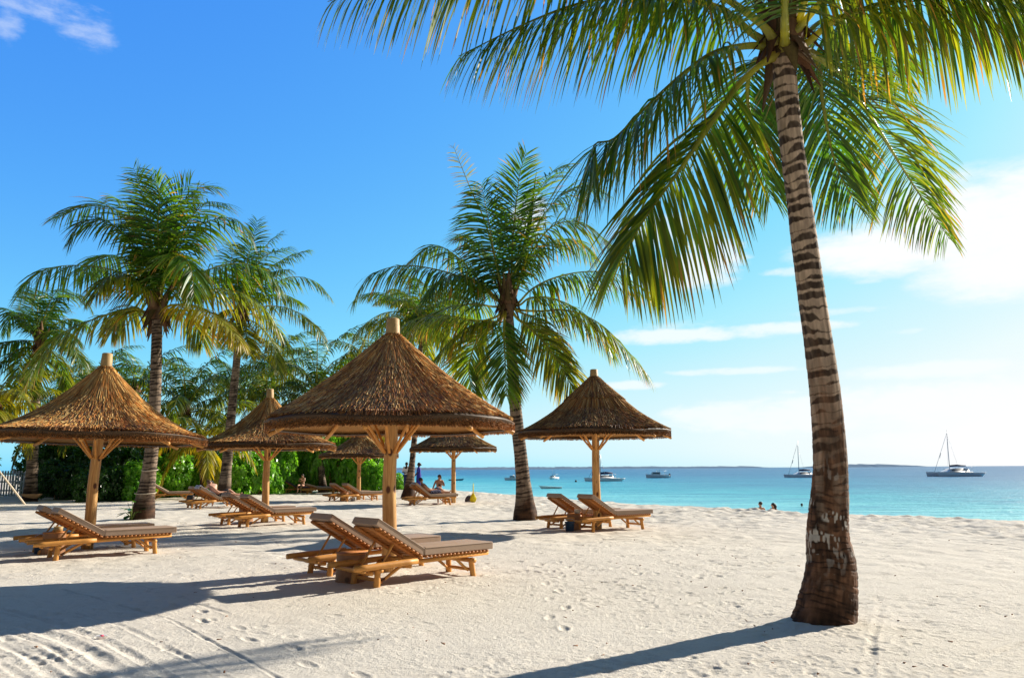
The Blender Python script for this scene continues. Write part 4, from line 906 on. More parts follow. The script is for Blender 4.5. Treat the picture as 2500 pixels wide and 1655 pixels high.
# ------------------------------------------------------------------ thatched umbrellas
def roof_profile(R, Hh, conc):
    def z(r): u = np.clip(r / R, 0, 1); return Hh * ((1 - u) * (1 - conc) + conc * (1 - u) ** 2.0)
    return z
def thatch_mesh(R, Hh, conc, n, seed, wid=.012, step=None, tone=(1, 1, 1)):
    g = np.random.default_rng(seed); zf = roof_profile(R, Hh, conc); mb = MB(); r0 = .11
    if step is not None:
        z0_ = zf; zf = lambda r: z0_(r) + np.where(r < step * R, .07, 0)
    wav = lambda a: 0.022 * np.sin(a * 3 + seed) + .016 * np.sin(a * 7 + seed * 2)
    A = np.linspace(0, 2 * np.pi, 96, endpoint=False)
    rs = np.concatenate([np.linspace(r0, R, 26)]); prof = [(r, float(zf(np.array(r)))) for r in rs]
    k = 96; P = []
    th = .15
    rows = [(r, z - .02, .25) for r, z in prof] + [(R * 1.005, -.03, 1), (R * .995, -.10, 1), (R * .965, -th, 1), (R * .93, -th + .02, 1)]
    for (r, z, q) in rows:
        rr = r * (1 + wav(A) * q * (r / R)) ; P.append(np.stack([rr * np.cos(A), rr * np.sin(A), z + .012 * np.sin(A * 5 + seed) * (r / R) + 0 * A], -1))
    V = np.concatenate(P); i, j = np.meshgrid(np.arange(len(rows) - 1), np.arange(k), indexing='ij')
    Q = np.stack([i * k + j, i * k + (j + 1) % k, (i + 1) * k + (j + 1) % k, (i + 1) * k + j], -1).reshape(-1, 4)
    mb.add(V, [Q], np.array([0.085, 0.05, 0.026]))
    # reeds in courses
    u = np.sqrt(g.random(n)) ; u = np.where(g.random(n) < .12, g.random(n) * .45, u)
    rb = r0 + (R - r0) * u; a = g.random(n) * 2 * np.pi
    L = np.where(u < .40, g.uniform(.40, .75, n), g.uniform(.20, .46, n)); ra = np.maximum(rb - L * .8, r0 * .9)
    rb2 = np.minimum(rb * (1 + wav(a) * .25), R * 1.012)
    lift = g.uniform(.004, .035, n); top = zf(ra) - .012 + g.uniform(0, .008, n); bot = zf(rb2) + lift
    jit = g.normal(0, .012, n) * (L / np.maximum(rb, .25))
    p0 = np.stack([ra * np.cos(a), ra * np.sin(a), top], -1); p1 = np.stack([rb2 * np.cos(a + jit), rb2 * np.sin(a + jit), bot], -1)
    c_ = np.stack([-np.sin(a), np.cos(a), 0 * a], -1); d = unit(p1 - p0); nn = np.cross(d, c_); nn = np.where(nn[:, 2:] < 0, -nn, nn)
    ro = g.normal(0, .35, n); w_ = (c_ * np.cos(ro)[:, None] + nn * np.sin(ro)[:, None]) * (wid * g.uniform(.5, 1.1, n) * .5)[:, None]; up = nn * (wid * .45)
    Vv = np.stack([p0 - w_, p0 + up, p0 + w_, p1 - w_, p1 + up, p1 + w_], 1).reshape(-1, 3)
    b = np.arange(n)[:, None] * 6; Q = np.concatenate([b + np.array([[0, 1, 4, 3]]), b + np.array([[1, 2, 5, 4]])])
    pal = np.array([(0.62, 0.30, 0.078), (0.42, 0.18, 0.05), (0.76, 0.46, 0.15), (0.22, 0.095, 0.033), (0.80, 0.56, 0.24), (0.60, 0.235, 0.05)]) * np.asarray(tone)
    cc = pal[g.integers(0, len(pal), n)] * (g.uniform(.45, 1.25, n) * (.72 + .56 * vnoise(a * 9, rb / .22, seed)))[:, None]
    mb.add(Vv, [Q], np.repeat(cc, 6, 0))
    # cut ends along the rim
    m = int(n * .55); a = g.random(m) * 2 * np.pi; rr = R * (.955 + .055 * g.random(m)); zt = -.15 * g.random(m) ** .9; base_ = R * (1 + wav(a))
    q0 = np.stack([(base_ - .10) * np.cos(a), (base_ - .10) * np.sin(a), zt + .06], -1); ext = g.uniform(-.012, .014, m)
    jj = a + g.normal(0, .01, m)
    q1 = np.stack([(base_ + ext) * np.cos(jj), (base_ + ext) * np.sin(jj), zt - .02 - g.uniform(0, .02, m)], -1)
    c_ = np.stack([-np.sin(a), np.cos(a), 0 * a], -1); ro = g.uniform(-1.4, 1.4, m); d = unit(q1 - q0); nn = np.cross(d, c_)
    w_ = (c_ * np.cos(ro)[:, None] + nn * np.sin(ro)[:, None]) * (wid * .45)
    Vv = np.stack([q0 - w_, q0 + w_, q1 + w_, q1 - w_], 1).reshape(-1, 3); cc = np.array([0.30, 0.14, 0.05]) * np.asarray(tone) * g.uniform(.45, 1.7, m)[:, None]
    mb.add(Vv, [np.arange(4 * m).reshape(-1, 4)], np.repeat(cc, 4, 0))
    by = {}
    for f in mb.F: by.setdefault(f.shape[1], []).append(f)
    me = make_mesh('thatch', np.concatenate(mb.V), [np.concatenate(v) for v in by.values()], np.concatenate(mb.C), False)
    me.materials.append(M_REED); return me
def umbrella(label, loc, R, eave, Hh, conc, seed, n=15000, wid=.013, step=None, lean=(0, 0), tone=(1, 1, 1), nr=8):
    o = thing('thatched_umbrella', label, 'beach umbrella', (loc[0], loc[1], float(base_z(np.array([loc[0]]), np.array([loc[1]]))[0])), 0, 'thatched beach umbrellas')
    o.rotation_euler = (lean[0], lean[1], seed * .37)
    me = thatch_mesh(R, Hh, conc, n, seed, wid, step, tone); rf = link('thatch_roof', me, None, o); rf.location = (0, 0, eave)
    zf = roof_profile(R, Hh, conc)
    rs = np.linspace(.10, R * .975, 14); pr = [(r, float(zf(np.array(r))) - .10 - .045 * (r / R)) for r in rs]
    u_ = MB().lathe(pr, 64).build('thatch_lining', M_UNDER, o); u_.location = (0, 0, eave)
    g = np.random.default_rng(seed)
    MB().tube([(0, 0, -.3), (0.012, 0, .6), (-.01, .01, 1.3), (.01, 0, eave - .1), (0, 0, eave + Hh * .8)], [.118, .112, .106, .10, .07], 18, rnd=.03).build('post', M_POST, o, True)
    MB().lathe([(0, Hh + .155), (.085, Hh + .16), (.105, Hh + .145), (.108, Hh + .05), (.112, Hh + .045), (.115, Hh - .10), (.13, Hh - .16)], 20, (0, 0, eave)).build('cane_cap', M_CAP, o, True)
    for k in range(nr):
        a = (k + .5) * 2 * np.pi / nr; d = np.array([math.cos(a), math.sin(a), 0])
        z1 = float(zf(np.array(R * .98))); zi = float(zf(np.array(.15)))
        P = [d * r + np.array([0, 0, eave + float(zf(np.array(r))) - .155 - .06 * r / R]) for r in np.linspace(.12, R * .90, 6)]
        P.append(d * R * 1.0 + np.array([0, 0, eave - .205]))
        MB().tube(P, [.035] * 7, 8, rnd=.06).build('rafter', M_POLE, o, True)
        if k % 2 == 0 or nr <= 8:
            rr = R * .34; top = d * rr + np.array([0, 0, eave + float(zf(np.array(rr))) - .22])
            MB().log(d * .10 + np.array([0, 0, eave - .50]), d * (R * .36) + np.array([0, 0, eave + float(zf(np.array(R * .36))) - .235]) if False else d * (R * .33) + np.array([0, 0, eave - .02 + .0 * top[2]]) + np.array([0, 0, float(zf(np.array(R * .33))) * .25]), .026, .022, 8).build('brace', M_POLE, o, True)
    t = np.linspace(0, 2 * np.pi, 49)
    for q, dzr in ((.80, -.20), (.36, -.19)):
        rr = R * q; MB().tube(np.stack([rr * np.cos(t), rr * np.sin(t), eave + float(zf(np.array(rr))) + dzr + .01 * np.sin(5 * t)], -1), .020, 6, cap=False).build('ring_purlin', M_SLAT, o, True)
    return o
UC = np.array([-1.95, 12.6]); UL = np.array([-8.95, 16.9]); UR = np.array([2.27, 21.6])
g1 = ground(643, 1276)[:2] + np.array([0, .1]); UBL = g1
umbrella('largest thatched umbrella in the middle of the beach over the nearest pair of loungers', UC, 1.97, 2.36, 1.52, .28, 1, 34000, .0105, None, (0, 0), (1.2, 1.15, 1.1))
umbrella('leftmost thatched umbrella, golden straw, cut by the left picture edge', UL, 2.12, 2.38, 1.62, .62, 2, 30000, .012, None, (0, .025), (1.25, 1.22, 1.1))
umbrella('rightmost thatched umbrella, with a step in its roof, standing before the sea', UR, 2.06, 2.62, 1.55, .40, 3, 24000, .014, .42, (0, 0), (.8, .78, .78))
umbrella('second thatched umbrella from the left, roof half in palm shade', UBL, 2.1, 2.42, 1.60, .62, 4, 20000, .016, None, (0, 0), (.95, .92, .85))
um = ground(875, 1220)[:2]; umbrella('small thatched umbrella before the bright bushes, partly behind the big post', um, 2.15, 2.42, 1.3, .5, 5, 9000, .03, None, (0, 0), (.75, .78, .8))
ub = ground(1107, 1225)[:2]; umbrella('small thatched umbrella at the waterside above the sunbathers', at(1107, 1225, 38.4)[:2], 2.1, 2.62, 1.35, .3, 6, 9000, .03, None, (0, 0), (.75, .78, .75))

# ------------------------------------------------------------------ sun loungers
def cushion(mb, L, W, T, b=.022):
    # pillow-like slab, rounded edges, slight crown; local x length, y width, z up from 0
    nx, ny = 14, 9; x = np.linspace(0, L, nx); y = np.linspace(-W / 2, W / 2, ny)
    def edge(v, lo, hi):
        d = np.minimum(v - lo, hi - v); return np.sqrt(np.clip(1 - (1 - np.clip(d / b, 0, 1)) ** 2, 0, 1))
    x = np.concatenate([[0, .006, .018], np.linspace(b, L - b, nx - 4), [L - .018, L - .006, L]]); y = np.concatenate([[-W / 2, -W / 2 + .006, -W / 2 + .018], np.linspace(-W / 2 + b, W / 2 - b, ny - 4), [W / 2 - .018, W / 2 - .006, W / 2]])
    X, Y_ = np.meshgrid(x, y, indexing='ij'); e = np.minimum(edge(X, 0, L), edge(Y_, -W / 2, W / 2))
    Zt = T * (.86 + .14 * e) + .012 * np.sin(np.pi * X / L) * np.cos(np.pi * Y_ / W); Zb = T * .10 * (1 - e)
    nxx, nyy = X.shape; V = np.concatenate([np.stack([X, Y_, Zt], -1).reshape(-1, 3), np.stack([X, Y_, Zb], -1).reshape(-1, 3)])
    i, j = np.meshgrid(np.arange(nxx - 1), np.arange(nyy - 1), indexing='ij'); Q = np.stack([i * nyy + j, (i + 1) * nyy + j, (i + 1) * nyy + j + 1, i * nyy + j + 1], -1).reshape(-1, 4)
    n = nxx * nyy; mb.add(V, [Q, Q[:, ::-1] + n])
    ring = [(i_, 0) for i_ in range(nxx)] + [(nxx - 1, j_) for j_ in range(1, nyy)] + [(i_, nyy - 1) for i_ in range(nxx - 2, -1, -1)] + [(0, j_) for j_ in range(nyy - 2, 0, -1)]
    r = np.array([a * nyy + b_ for a, b_ in ring]); mb.add(V, [np.stack([r, np.roll(r, -1), np.roll(r, -1) + n, r + n], -1)])
def piping(L, W, T):
    mb = MB(); r = .02; hx = L / 2; hy = W / 2; P = []
    for cx, cy, a0 in ((L - r, hy - r, 0), (r, hy - r, 90), (r, -hy + r, 180), (L - r, -hy + r, 270)):
        for k in range(5): q = math.radians(a0 + k * 22.5); P.append((cx + r * math.cos(q), cy + r * math.sin(q), T * .90))
    P.append(P[0]); return mb.tube(P, .0065, 6, cap=False)
HX, HZ = .74, .345
def make_lounger(label, flat=False, mc=None, back=30.0):
    o = thing('sun_lounger', label, 'sun lounger', group='wooden sun loungers on the sand')
    for sy in (-1, 1):
        mb = MB(); mb.log((-.42, sy * .33, .285), (.62, sy * .335, .315), .045, .042, 12); mb.tube([(.45, sy * .29, .295), (1.2, sy * .29, .31), (2.0, sy * .29, .325)], .033, 10, rnd=.05)
        mb.build('side_rail', M_POLE, o, True)
    for x, spl in ((0, -.04), (1.68, .03)):
        for sy in (-1, 1):
            MB().log((x + spl, sy * .30, -.04), (x, sy * .27, .27), .050, .040, 12).build('leg', M_POLE, o, True)
        MB().log((x, -.36, .235), (x, .36, .235), .036, None, 10).log((x, -.27, .10), (x, .27, .10), .026, None, 8).build('crossbar', M_POLE, o, True)
    for sy in (-1, 1):
        MB().log((.04, sy * .27, .07), (.42, sy * .28, .285), .024, None, 8).build('diagonal_brace', M_POLE, o, True)
        MB().log((1.64, sy * .25, .09), (1.36, sy * .27, .295), .022, None, 8).build('diagonal_brace', M_POLE, o, True)
    MB().log((-.12, -.30, .20), (-.12, .30, .20), .03).log((.5, -.34, .25), (.5, .34, .25), .03).log((-.28, -.36, .245), (-.28, .36, .245), .028).build('crossbar', M_POLE, o, True)
    mb = MB()
    for k in range(17): mb.box((.80 + k * .0735, 0, .358), (.050, .67, .030), None, .010)
    mb.build('seat_slats', M_SLAT, o)
    a = math.radians(back); ux = np.array([-math.cos(a), 0, math.sin(a)]); un = np.array([math.sin(a), 0, math.cos(a)]); h = np.array([HX, 0, HZ]); Lb = .95
    M = np.stack([ux, [0, -1, 0], un], -1)
    mb = MB()
    for k in range(11): mb.box(h + ux * (.05 + k * .082) + un * .010, (.058, .66, .026), M, .010)
    mb.build('backrest_slats', M_SLAT, o)
    mb = MB()
    for sy in (-1, 1): mb.log(h + ux * -.03 - un * .02 + np.array([0, sy * .20, 0]), h + ux * Lb - un * .02 + np.array([0, sy * .20, 0]), .026, None, 8)
    mb.build('backrest_frame', M_SLAT, o, True)
    for sy in (-1, 1):
        MB().log(h + ux * .52 - un * .04 + np.array([0, sy * .235, 0]), (HX - .52 * math.cos(a) - .24, sy * .235, .24), .017, None, 7).build('prop', M_POLE, o, True)
    mb = MB(); cushion(mb, 1.32, .64, .115); V = mb; me = mb.mesh('seat_cushion', True); c = link('seat_cushion', me, mc or M_CUSH, o); c.location = (.77, 0, .375); piping(1.32, .64, .115).build('piping', mc or M_PIPE, c, True)
    mb = MB(); cushion(mb, .95, .63, .105); me = mb.mesh('back_cushion', True); c = link('back_cushion', me, mc or M_CUSH, o)
    piping(.95, .63, .105).build('piping', mc or M_PIPE, c, True)
    R4 = Matrix(((ux[0], 0, un[0], 0), (0, -1, 0, 0), (ux[2], 0, un[2], 0), (0, 0, 0, 1)))
    c.matrix_local = Matrix.Translation(h + ux * .01 + un * .026) @ R4
    return o
proto = make_lounger('near right lounger of the nearest pair, under the largest umbrella')
DIR = math.radians(43.5)
used = [False]
def place(px, py, label, ang=None, src=None, off=(0, 0)):
    """px, py: foot of the near rear leg (local x 0, y -.30)"""
    a = DIR if ang is None else math.radians(ang); p = ground(px, py)[:2]
    o = src
    if o is None:
        o = proto if not used[0] else dup(proto)
        used[0] = True
    c, s = math.cos(a), math.sin(a); q = p + np.array([c * off[0] - s * off[1], s * off[0] + c * off[1]]) - np.array([c * -.04 + s * .30 * 1, s * -.04 - c * .30])
    o.location = (float(q[0]), float(q[1]), 0.0); o.rotation_euler = (0, 0, a); o['label'] = label
    return o
place(919, 1436, 'front lounger of the nearest pair, nearest the camera, under the largest umbrella')
place(804, 1408, 'rear lounger of the nearest pair, beyond the log table under the largest umbrella')
place(135, 1366, 'front lounger of the pair under the leftmost umbrella', 40)
place(135, 1366, 'rear lounger of the pair under the leftmost umbrella, in shade', 40, None, (-.02, 1.45))
place(1448, 1296, 'front lounger of the pair by the rightmost umbrella', 34)
place(1370, 1291, 'rear lounger of the pair by the rightmost umbrella, next to the palm trunk', 34)
place(603, 1287, 'front lounger of the pair under the second umbrella from the left', 40)
place(603, 1287, 'rear lounger of the pair under the second umbrella from the left', 40, None, (0, 1.45))
L7 = place(488, 1242, 'lounger under the reading couple, with a towel over its backrest', 38)
place(488, 1242, 'lounger just behind the reading couple, half hidden by the towelled one', 38, None, (0, 1.2))
place(372, 1222, 'empty lounger alone behind the trunk of the large left palm', 18)
place(847, 1224, 'front lounger of the pair under the small umbrella before the bushes', 38)
place(847, 1224, 'rear lounger of the pair under the small umbrella before the bushes', 38, None, (0, 1.5))
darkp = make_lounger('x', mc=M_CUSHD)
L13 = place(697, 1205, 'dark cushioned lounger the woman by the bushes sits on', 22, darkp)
L14 = place(751, 1206, 'far lounger covered with a striped towel, beside the leaning palm', 20, make_lounger('x', back=16))
L15 = place(1011, 1234, 'lounger at the waterside with a man lying on it', 26, make_lounger('x', mc=None, back=38))
L16 = place(1011, 1234, 'lounger at the waterside the woman with sunglasses sits on', 26, None, (.45, 1.35))

def towel(label, src, kind):
    a = src.rotation_euler[2]; o = thing('towel', label, 'towel', src.location, a, 'striped towels on the loungers'); mb = MB()
    if kind == 'back':
        al = math.radians(30); ux = np.array([-math.cos(al), 0, math.sin(al)]); un = np.array([math.sin(al), 0, math.cos(al)]); h = np.array([HX, 0, HZ])
        s = np.linspace(.25, 1.0, 14); P = [h + ux * v + un * (.150 + .008 * math.sin(v * 20)) for v in s] + [h + ux * 1.03 + un * (.10), h + ux * 1.02 + un * .0]
    else:
        s = np.linspace(-.2, 1.2, 20); P = [np.array([HX + v, 0, .488 + .008 * math.sin(v * 17)]) if v > .05 else np.array([HX + v * .96 + .05, 0, .488 - v * .25]) for v in s]
    P = np.array(P); y = np.linspace(-.31, .31, 9); V = (P[:, None] + np.stack([0 * y, y, .006 * np.sin(y * 23)], -1)[None]).reshape(-1, 3); n = len(y)
    i, j = np.meshgrid(np.arange(len(P) - 1), np.arange(n - 1), indexing='ij'); Q = np.stack([i * n + j, (i + 1) * n + j, (i + 1) * n + j + 1, i * n + j + 1], -1).reshape(-1, 4)
    mb.add(V, [Q]); c = mb.build('cloth', M_TOWEL, o, True); m = c.modifiers.new('t', 'SOLIDIFY'); m.thickness = .012; m.offset = 1; return o
towel('purple and white striped towel over the backrest by the reading couple', L7, 'back')
towel('blue and white striped towel spread on the far lounger by the bushes', L14, 'seat')

def stump(px, py, label, r=.23, h=.40):
    p = ground(px, py); o = thing('log_table', label, 'side table', (p[0], p[1] + r * .8, 0), px * .01, 'log side tables between the loungers'); rr = np.random.default_rng(px)
    k = 22; A = np.linspace(0, 2 * np.pi, k, endpoint=False); w_ = 1 + .05 * np.sin(2 * A + px) + .04 * np.sin(3 * A); P = []
    mb = MB()
    for z, q in ((-.05, 1.06), (.05, 1.04), (h * .5, .98), (h - .03, 1.0), (h - .008, .985)): P.append(np.stack([r * q * w_ * np.cos(A), r * q * w_ * np.sin(A), z + 0 * A], -1))
    i, j = np.meshgrid(np.arange(4), np.arange(k), indexing='ij'); Q = np.stack([i * k + j, i * k + (j + 1) % k, (i + 1) * k + (j + 1) % k, (i + 1) * k + j], -1).reshape(-1, 4)
    mb.add(np.concatenate(P), [Q]); mb.build('log', M_LOG, o, True)
    mb = MB(); V = np.concatenate([np.stack([r * 1.02 * w_ * np.cos(A), r * 1.02 * w_ * np.sin(A), h - .006 + 0 * A], -1), np.stack([r * 1.02 * w_ * np.cos(A), r * 1.02 * w_ * np.sin(A), h + .018 + 0 * A], -1)])
    mb.add(V, [np.stack([np.arange(k), (np.arange(k) + 1) % k, (np.arange(k) + 1) % k + k, np.arange(k) + k], -1), (np.arange(k) + k)[None], np.arange(k)[None, ::-1]]); mb.build('table_top', M_SLAT, o)
    return o
stump(852, 1424, 'round log table between the nearest two loungers')
stump(118, 1352, 'round log table between the loungers under the leftmost umbrella', .21)
stump(1402, 1293, 'round log table between the loungers by the rightmost umbrella', .19)
stump(594, 1274, 'round log table between the loungers under the second umbrella from the left')
stump(838, 1222, 'round log table between the loungers before the bushes')
stump(745, 1203, 'round log table beside the woman sitting by the bushes', .28)
def cups(px, py, z, Y, label):
    p = at(px, py, Y); o = thing('cup', label, 'cup', (p[0], p[1], z)); MB().lathe([(0, 0), (.035, 0), (.045, .11), (.038, .11), (.03, .01)], 14).build('body', M_CLAY, o, True)
cp = MB().lathe([(0, 0), (.075, 0), (.085, .10), (.07, .10), (.065, .02), (0, .02)], 16)
o = thing('pot', 'small pale pot standing on the log table under the leftmost umbrella', 'pot', (-8.98 + .55 - .75, 0, 0)); st = [q for q in C.objects if q.name.startswith('log_table')][1]
o.location = (st.location[0] + .09, st.location[1] - .05, .422); cp.build('body', M_CAP, o, True)
o = thing('pot', 'small pale pot on the log table by the rightmost umbrella', 'pot'); st = [q for q in C.objects if q.name.startswith('log_table')][2]
o.location = (st.location[0] + .10, st.location[1] - .02, .422); cp.build('body', M_ROPE, o, True)
def bucket(px, py, label, m=M_BUCKET, r=.15, h=.30):
    p = ground(px, py); o = thing('bucket', label, 'bucket', (p[0], p[1] + r, 0))
    MB().lathe([(0, 0), (r * .85, 0), (r, h), (r * 1.06, h), (r * 1.06, h - .02), (r * .96, h - .02), (r * .8, .02), (0, .02)], 22).build('body', m, o, True)
    t = np.linspace(0, np.pi, 12); MB().tube(np.stack([r * np.cos(t), 0 * t, h + .02 + .05 * np.sin(t)], -1), .006, 5).build('handle', M_ALU, o)
bucket(90, 1352, 'dark blue bucket beside the log table under the leftmost umbrella')
bucket(1392, 1297, 'dark blue bucket beside the log table by the rightmost umbrella', M_BUCKET, .125, .24)
bucket(860, 1223, 'white bucket under the lounger before the bushes', M_WHITE, .13, .2)
# things on the sand by the waterside
p = ground(1155, 1226); o = thing('spade', 'yellow toy spade stuck upright in the sand by the waterside lounger', 'toy spade', p)
MB().add(*(lambda A: (np.concatenate([np.stack([.17 * np.cos(A) * np.where(np.sin(A) > 0, .75 - .1 * np.sin(A), 1), 0 * A - .02, .21 + .24 * np.sin(A)], -1), np.stack([.17 * np.cos(A) * np.where(np.sin(A) > 0, .75 - .1 * np.sin(A), 1), 0 * A + .02, .21 + .24 * np.sin(A)], -1)]),
     [np.arange(20)[None], np.arange(20, 40)[None, ::-1], np.stack([np.arange(20), (np.arange(20) + 1) % 20, (np.arange(20) + 1) % 20 + 20, np.arange(20) + 20], -1)]))(np.linspace(0, 2 * np.pi, 20, endpoint=False))).build('blade', M_YELLOW, o)
MB().tube([(0, 0, .40), (.01, 0, .92)], [.03, .022], 8).build('handle', M_YELLOW, o, True)
p = ground(1146, 1225); o = thing('beach_bag', 'dark rounded bag on the sand beside the yellow spade', 'bag', (p[0], p[1] + .1, 0))
MB().lathe([(0, .32), (.12, .29), (.2, .18), (.23, .05), (.2, -.02), (0, -.02)], 16, sx=1.05).build('body', M_CUSHD, o, True)
t = np.linspace(0, np.pi, 10); MB().tube(np.stack([.08 * np.cos(t), 0 * t, .29 + .06 * np.sin(t)], -1), .01, 5).build('strap', M_BLACK, o)
p = ground(459, 1234); o = thing('beach_bag', 'black bag standing behind the towelled lounger of the reading couple', 'bag', (p[0] + .1, p[1], 0))
MB().box((0, 0, .24), (.34, .2, .48), None, .05).build('body', M_BLACK, o, True); MB().tube(np.stack([.1 * np.cos(t), 0 * t, .46 + .16 * np.sin(t)], -1), .012, 5).build('strap', M_BLACK, o)
# lamp bracket on the spreading palm
p = at(1238, 966, 25.3); o = thing('floodlight', 'small floodlight bracketed to the palm trunk under the wide crown', 'floodlight', p)
MB().log((.12, 0, 0), (-.12, 0, .02), .03).build('bracket', M_LOG, o, True); MB().lathe([(0, -.09), (.06, -.09), (.11, .05), (.10, .07), (0, .06)], 14, (-.17, 0, .0)).build('lamp_head', M_BLACK, o, True)
p = ground(248, 1556); o = thing('fallen_flower', 'fallen white and red flower lying on the sand in the left foreground', 'flower', p)
mb = MB(); mr = MB()
for k in range(5):
    a = k * 1.257; d = np.array([math.cos(a), math.sin(a), 0]); s = np.array([-d[1], d[0], 0]); c0 = np.array([0, 0, .012])
    mb.add(np.array([c0, c0 + d * .035 + s * .022 + [0, 0, .012], c0 + d * .065 + [0, 0, .006], c0 + d * .035 - s * .022 + [0, 0, .012]]), [np.array([[0, 1, 2, 3]])])
mb.build('petals', M_WHITE, o); MB().lathe([(0, .028), (.018, .024), (.022, .012), (.0, .01)], 10).build('flower_heart', M_RED, o, True)
# dry bits lying about
mb = MB(); g = np.random.default_rng(99)
for k in range(150):
    R0 = 5.6 * math.exp(g.random() * math.log(5)); A0 = math.radians(g.uniform(-34, 34)); x, y = R0 * math.sin(A0), R0 * math.cos(A0); z = float(base_z(np.array([x]), np.array([y]))[0]) + .012
    a = g.uniform(0, 6.28); L = g.uniform(.012, .05); d = np.array([math.cos(a), math.sin(a), g.uniform(0, .3)]) * L; mb.tube([(x, y, z), (x + d[0], y + d[1], z + d[2])], [g.uniform(.003, .010), .003], 5)
tag(mb.build('dry_debris', M_LOG), 'dry twigs, seeds and leaf bits strewn over the sand', 'debris', None, 'stuff')

# ------------------------------------------------------------------ people
def skin(name, J, E, R, mat_, parent, root=0, sub=2):
    names = list(J); me = bpy.data.meshes.new(name); me.from_pydata([tuple(float(v) for v in J[n]) for n in names], [(names.index(a), names.index(b)) for a, b in E], [])
    o = bpy.data.objects.new(name, me); C.objects.link(o)
    md = o.modifiers.new('skin', 'SKIN'); md.use_smooth_shade = True
    sk = me.skin_vertices[0].data if me.skin_vertices else None
    for i, n in enumerate(names):
        r = R[n]; sk[i].radius = (r, r) if not isinstance(r, tuple) else r; sk[i].use_root = (i == root)
    s = o.modifiers.new('sub', 'SUBSURF'); s.levels = sub; s.render_levels = sub
    bpy.context.view_layer.update()
    dg = bpy.context.evaluated_depsgraph_get(); m2 = bpy.data.meshes.new_from_object(o.evaluated_get(dg)); o.modifiers.clear(); o.data = m2; m2.name = name
    m2.materials.clear(); m2.materials.append(mat_)
    if parent is not None: o.parent = parent
    return o
def figure(label, loc, yaw, J, skinm, clothes=(), hair=None, extra=None):
    """J: pelvis, spine, chest, neck, head, crown, plus s/e/w/h (shoulder elbow wrist hand) and hip/knee/ankle/toe for L and R"""
    o = thing('person', label, 'person', loc, yaw)
    J = {k: np.array(v, float) for k, v in J.items()}
    R = dict(pelvis=(.15, .105), spine=(.12, .095), chest=(.155, .105), neck=.052, jaw=.068, head=.083, crown=.055)
    E = [('pelvis', 'spine'), ('spine', 'chest'), ('chest', 'neck'), ('neck', 'jaw'), ('jaw', 'head'), ('head', 'crown')]
    up = unit(J['crown'] - J['neck']); J['jaw'] = J['neck'] * .55 + J['head'] * .45
    face = unit(np.array(J.pop('face', (0, 1, 0)), float)); J['nose'] = J['head'] + face * .085 - up * .02; J['nosetip'] = J['nose'] + face * .022 - up * .012; R['nose'] = .03; R['nosetip'] = .012
    E += [('head', 'nose'), ('nose', 'nosetip')]
    for sd in 'LR':
        if 's' + sd in J:
            R['s' + sd] = .058; R['e' + sd] = .040; R['w' + sd] = .027; E += [('chest', 's' + sd), ('s' + sd, 'e' + sd), ('e' + sd, 'w' + sd)]
            hd = unit(J['w' + sd] - J['e' + sd]); sid = unit(np.cross(hd, [0.2, .1, 1])); J['pm' + sd] = J['w' + sd] + hd * .06; R['pm' + sd] = (.036, .018); E.append(('w' + sd, 'pm' + sd))
            for k, (off, ln) in enumerate(((-.030, .065), (-.010, .08), (.010, .075), (.028, .055))):
                n1, n2 = f'f{k}{sd}', f'g{k}{sd}'; J[n1] = J['pm' + sd] + hd * .035 + sid * off; J[n2] = J[n1] + unit(hd + np.array([0, 0, -.35])) * ln; R[n1] = .010; R[n2] = .007; E += [('pm' + sd, n1), (n1, n2)]
            n1, n2 = 't1' + sd, 't2' + sd; J[n1] = J['w' + sd] + hd * .03 + sid * .042; J[n2] = J[n1] + unit(hd + sid * .5) * .045; R[n1] = .012; R[n2] = .008; E += [('w' + sd, n1), (n1, n2)]
        if 'h' + sd in J:
            R['h' + sd] = .088; R['k' + sd] = .057; E += [('pelvis', 'h' + sd), ('h' + sd, 'k' + sd)]
            if 'a' + sd in J:
                R['a' + sd] = .037; E.append(('k' + sd, 'a' + sd)); J['c' + sd] = J['k' + sd] * .68 + J['a' + sd] * .32; R['c' + sd] = .052; E[-1] = ('k' + sd, 'c' + sd); E.append(('c' + sd, 'a' + sd))
                if 't' + sd in J: R['t' + sd] = .026; E.append(('a' + sd, 't' + sd))
    skin('body', J, E, R, skinm, o)
    for (nm, keys, gro, m, edges) in clothes:
        JJ = {k: J[k] for k in keys}; RR = {k: (tuple(v + gro for v in R[k]) if isinstance(R[k], tuple) else R[k] + gro) for k in keys}
        skin(nm, JJ, edges, RR, m, o)
    if hair:
        m, ln = hair; hc = J['head'] + up * .028 - face * .022; V = []; mb = MB(); k1, k2 = 10, 16
        th = np.linspace(0, np.pi, k1); ph = np.linspace(0, 2 * np.pi, k2, endpoint=False); sd_ = np.cross(up, face)
        for a in th:
            for b in ph: V.append(hc + (sd_ * math.cos(b) * .092 + face * math.sin(b) * .10) * math.sin(a) + up * math.cos(a) * .088)
        i, j = np.meshgrid(np.arange(k1 - 1), np.arange(k2), indexing='ij'); mb.add(np.array(V), [np.stack([i * k2 + j, i * k2 + (j + 1) % k2, (i + 1) * k2 + (j + 1) % k2, (i + 1) * k2 + j], -1).reshape(-1, 4)])
        if ln: mb.tube([hc - face * .05, hc - face * .085 - up * .12, hc - face * .08 - up * ln], [.08, .085, .03], 10)
        mb.build('hair', m, o, True)
    return o
TOR = ['pelvis', 'spine', 'chest', 'sL', 'sR']; TE = [('pelvis', 'spine'), ('spine', 'chest'), ('chest', 'sL'), ('chest', 'sR')]
TRJ = ['pelvis', 'hL', 'kL', 'hR', 'kR']; TRE = [('pelvis', 'hL'), ('hL', 'kL'), ('pelvis', 'hR'), ('hR', 'kR')]
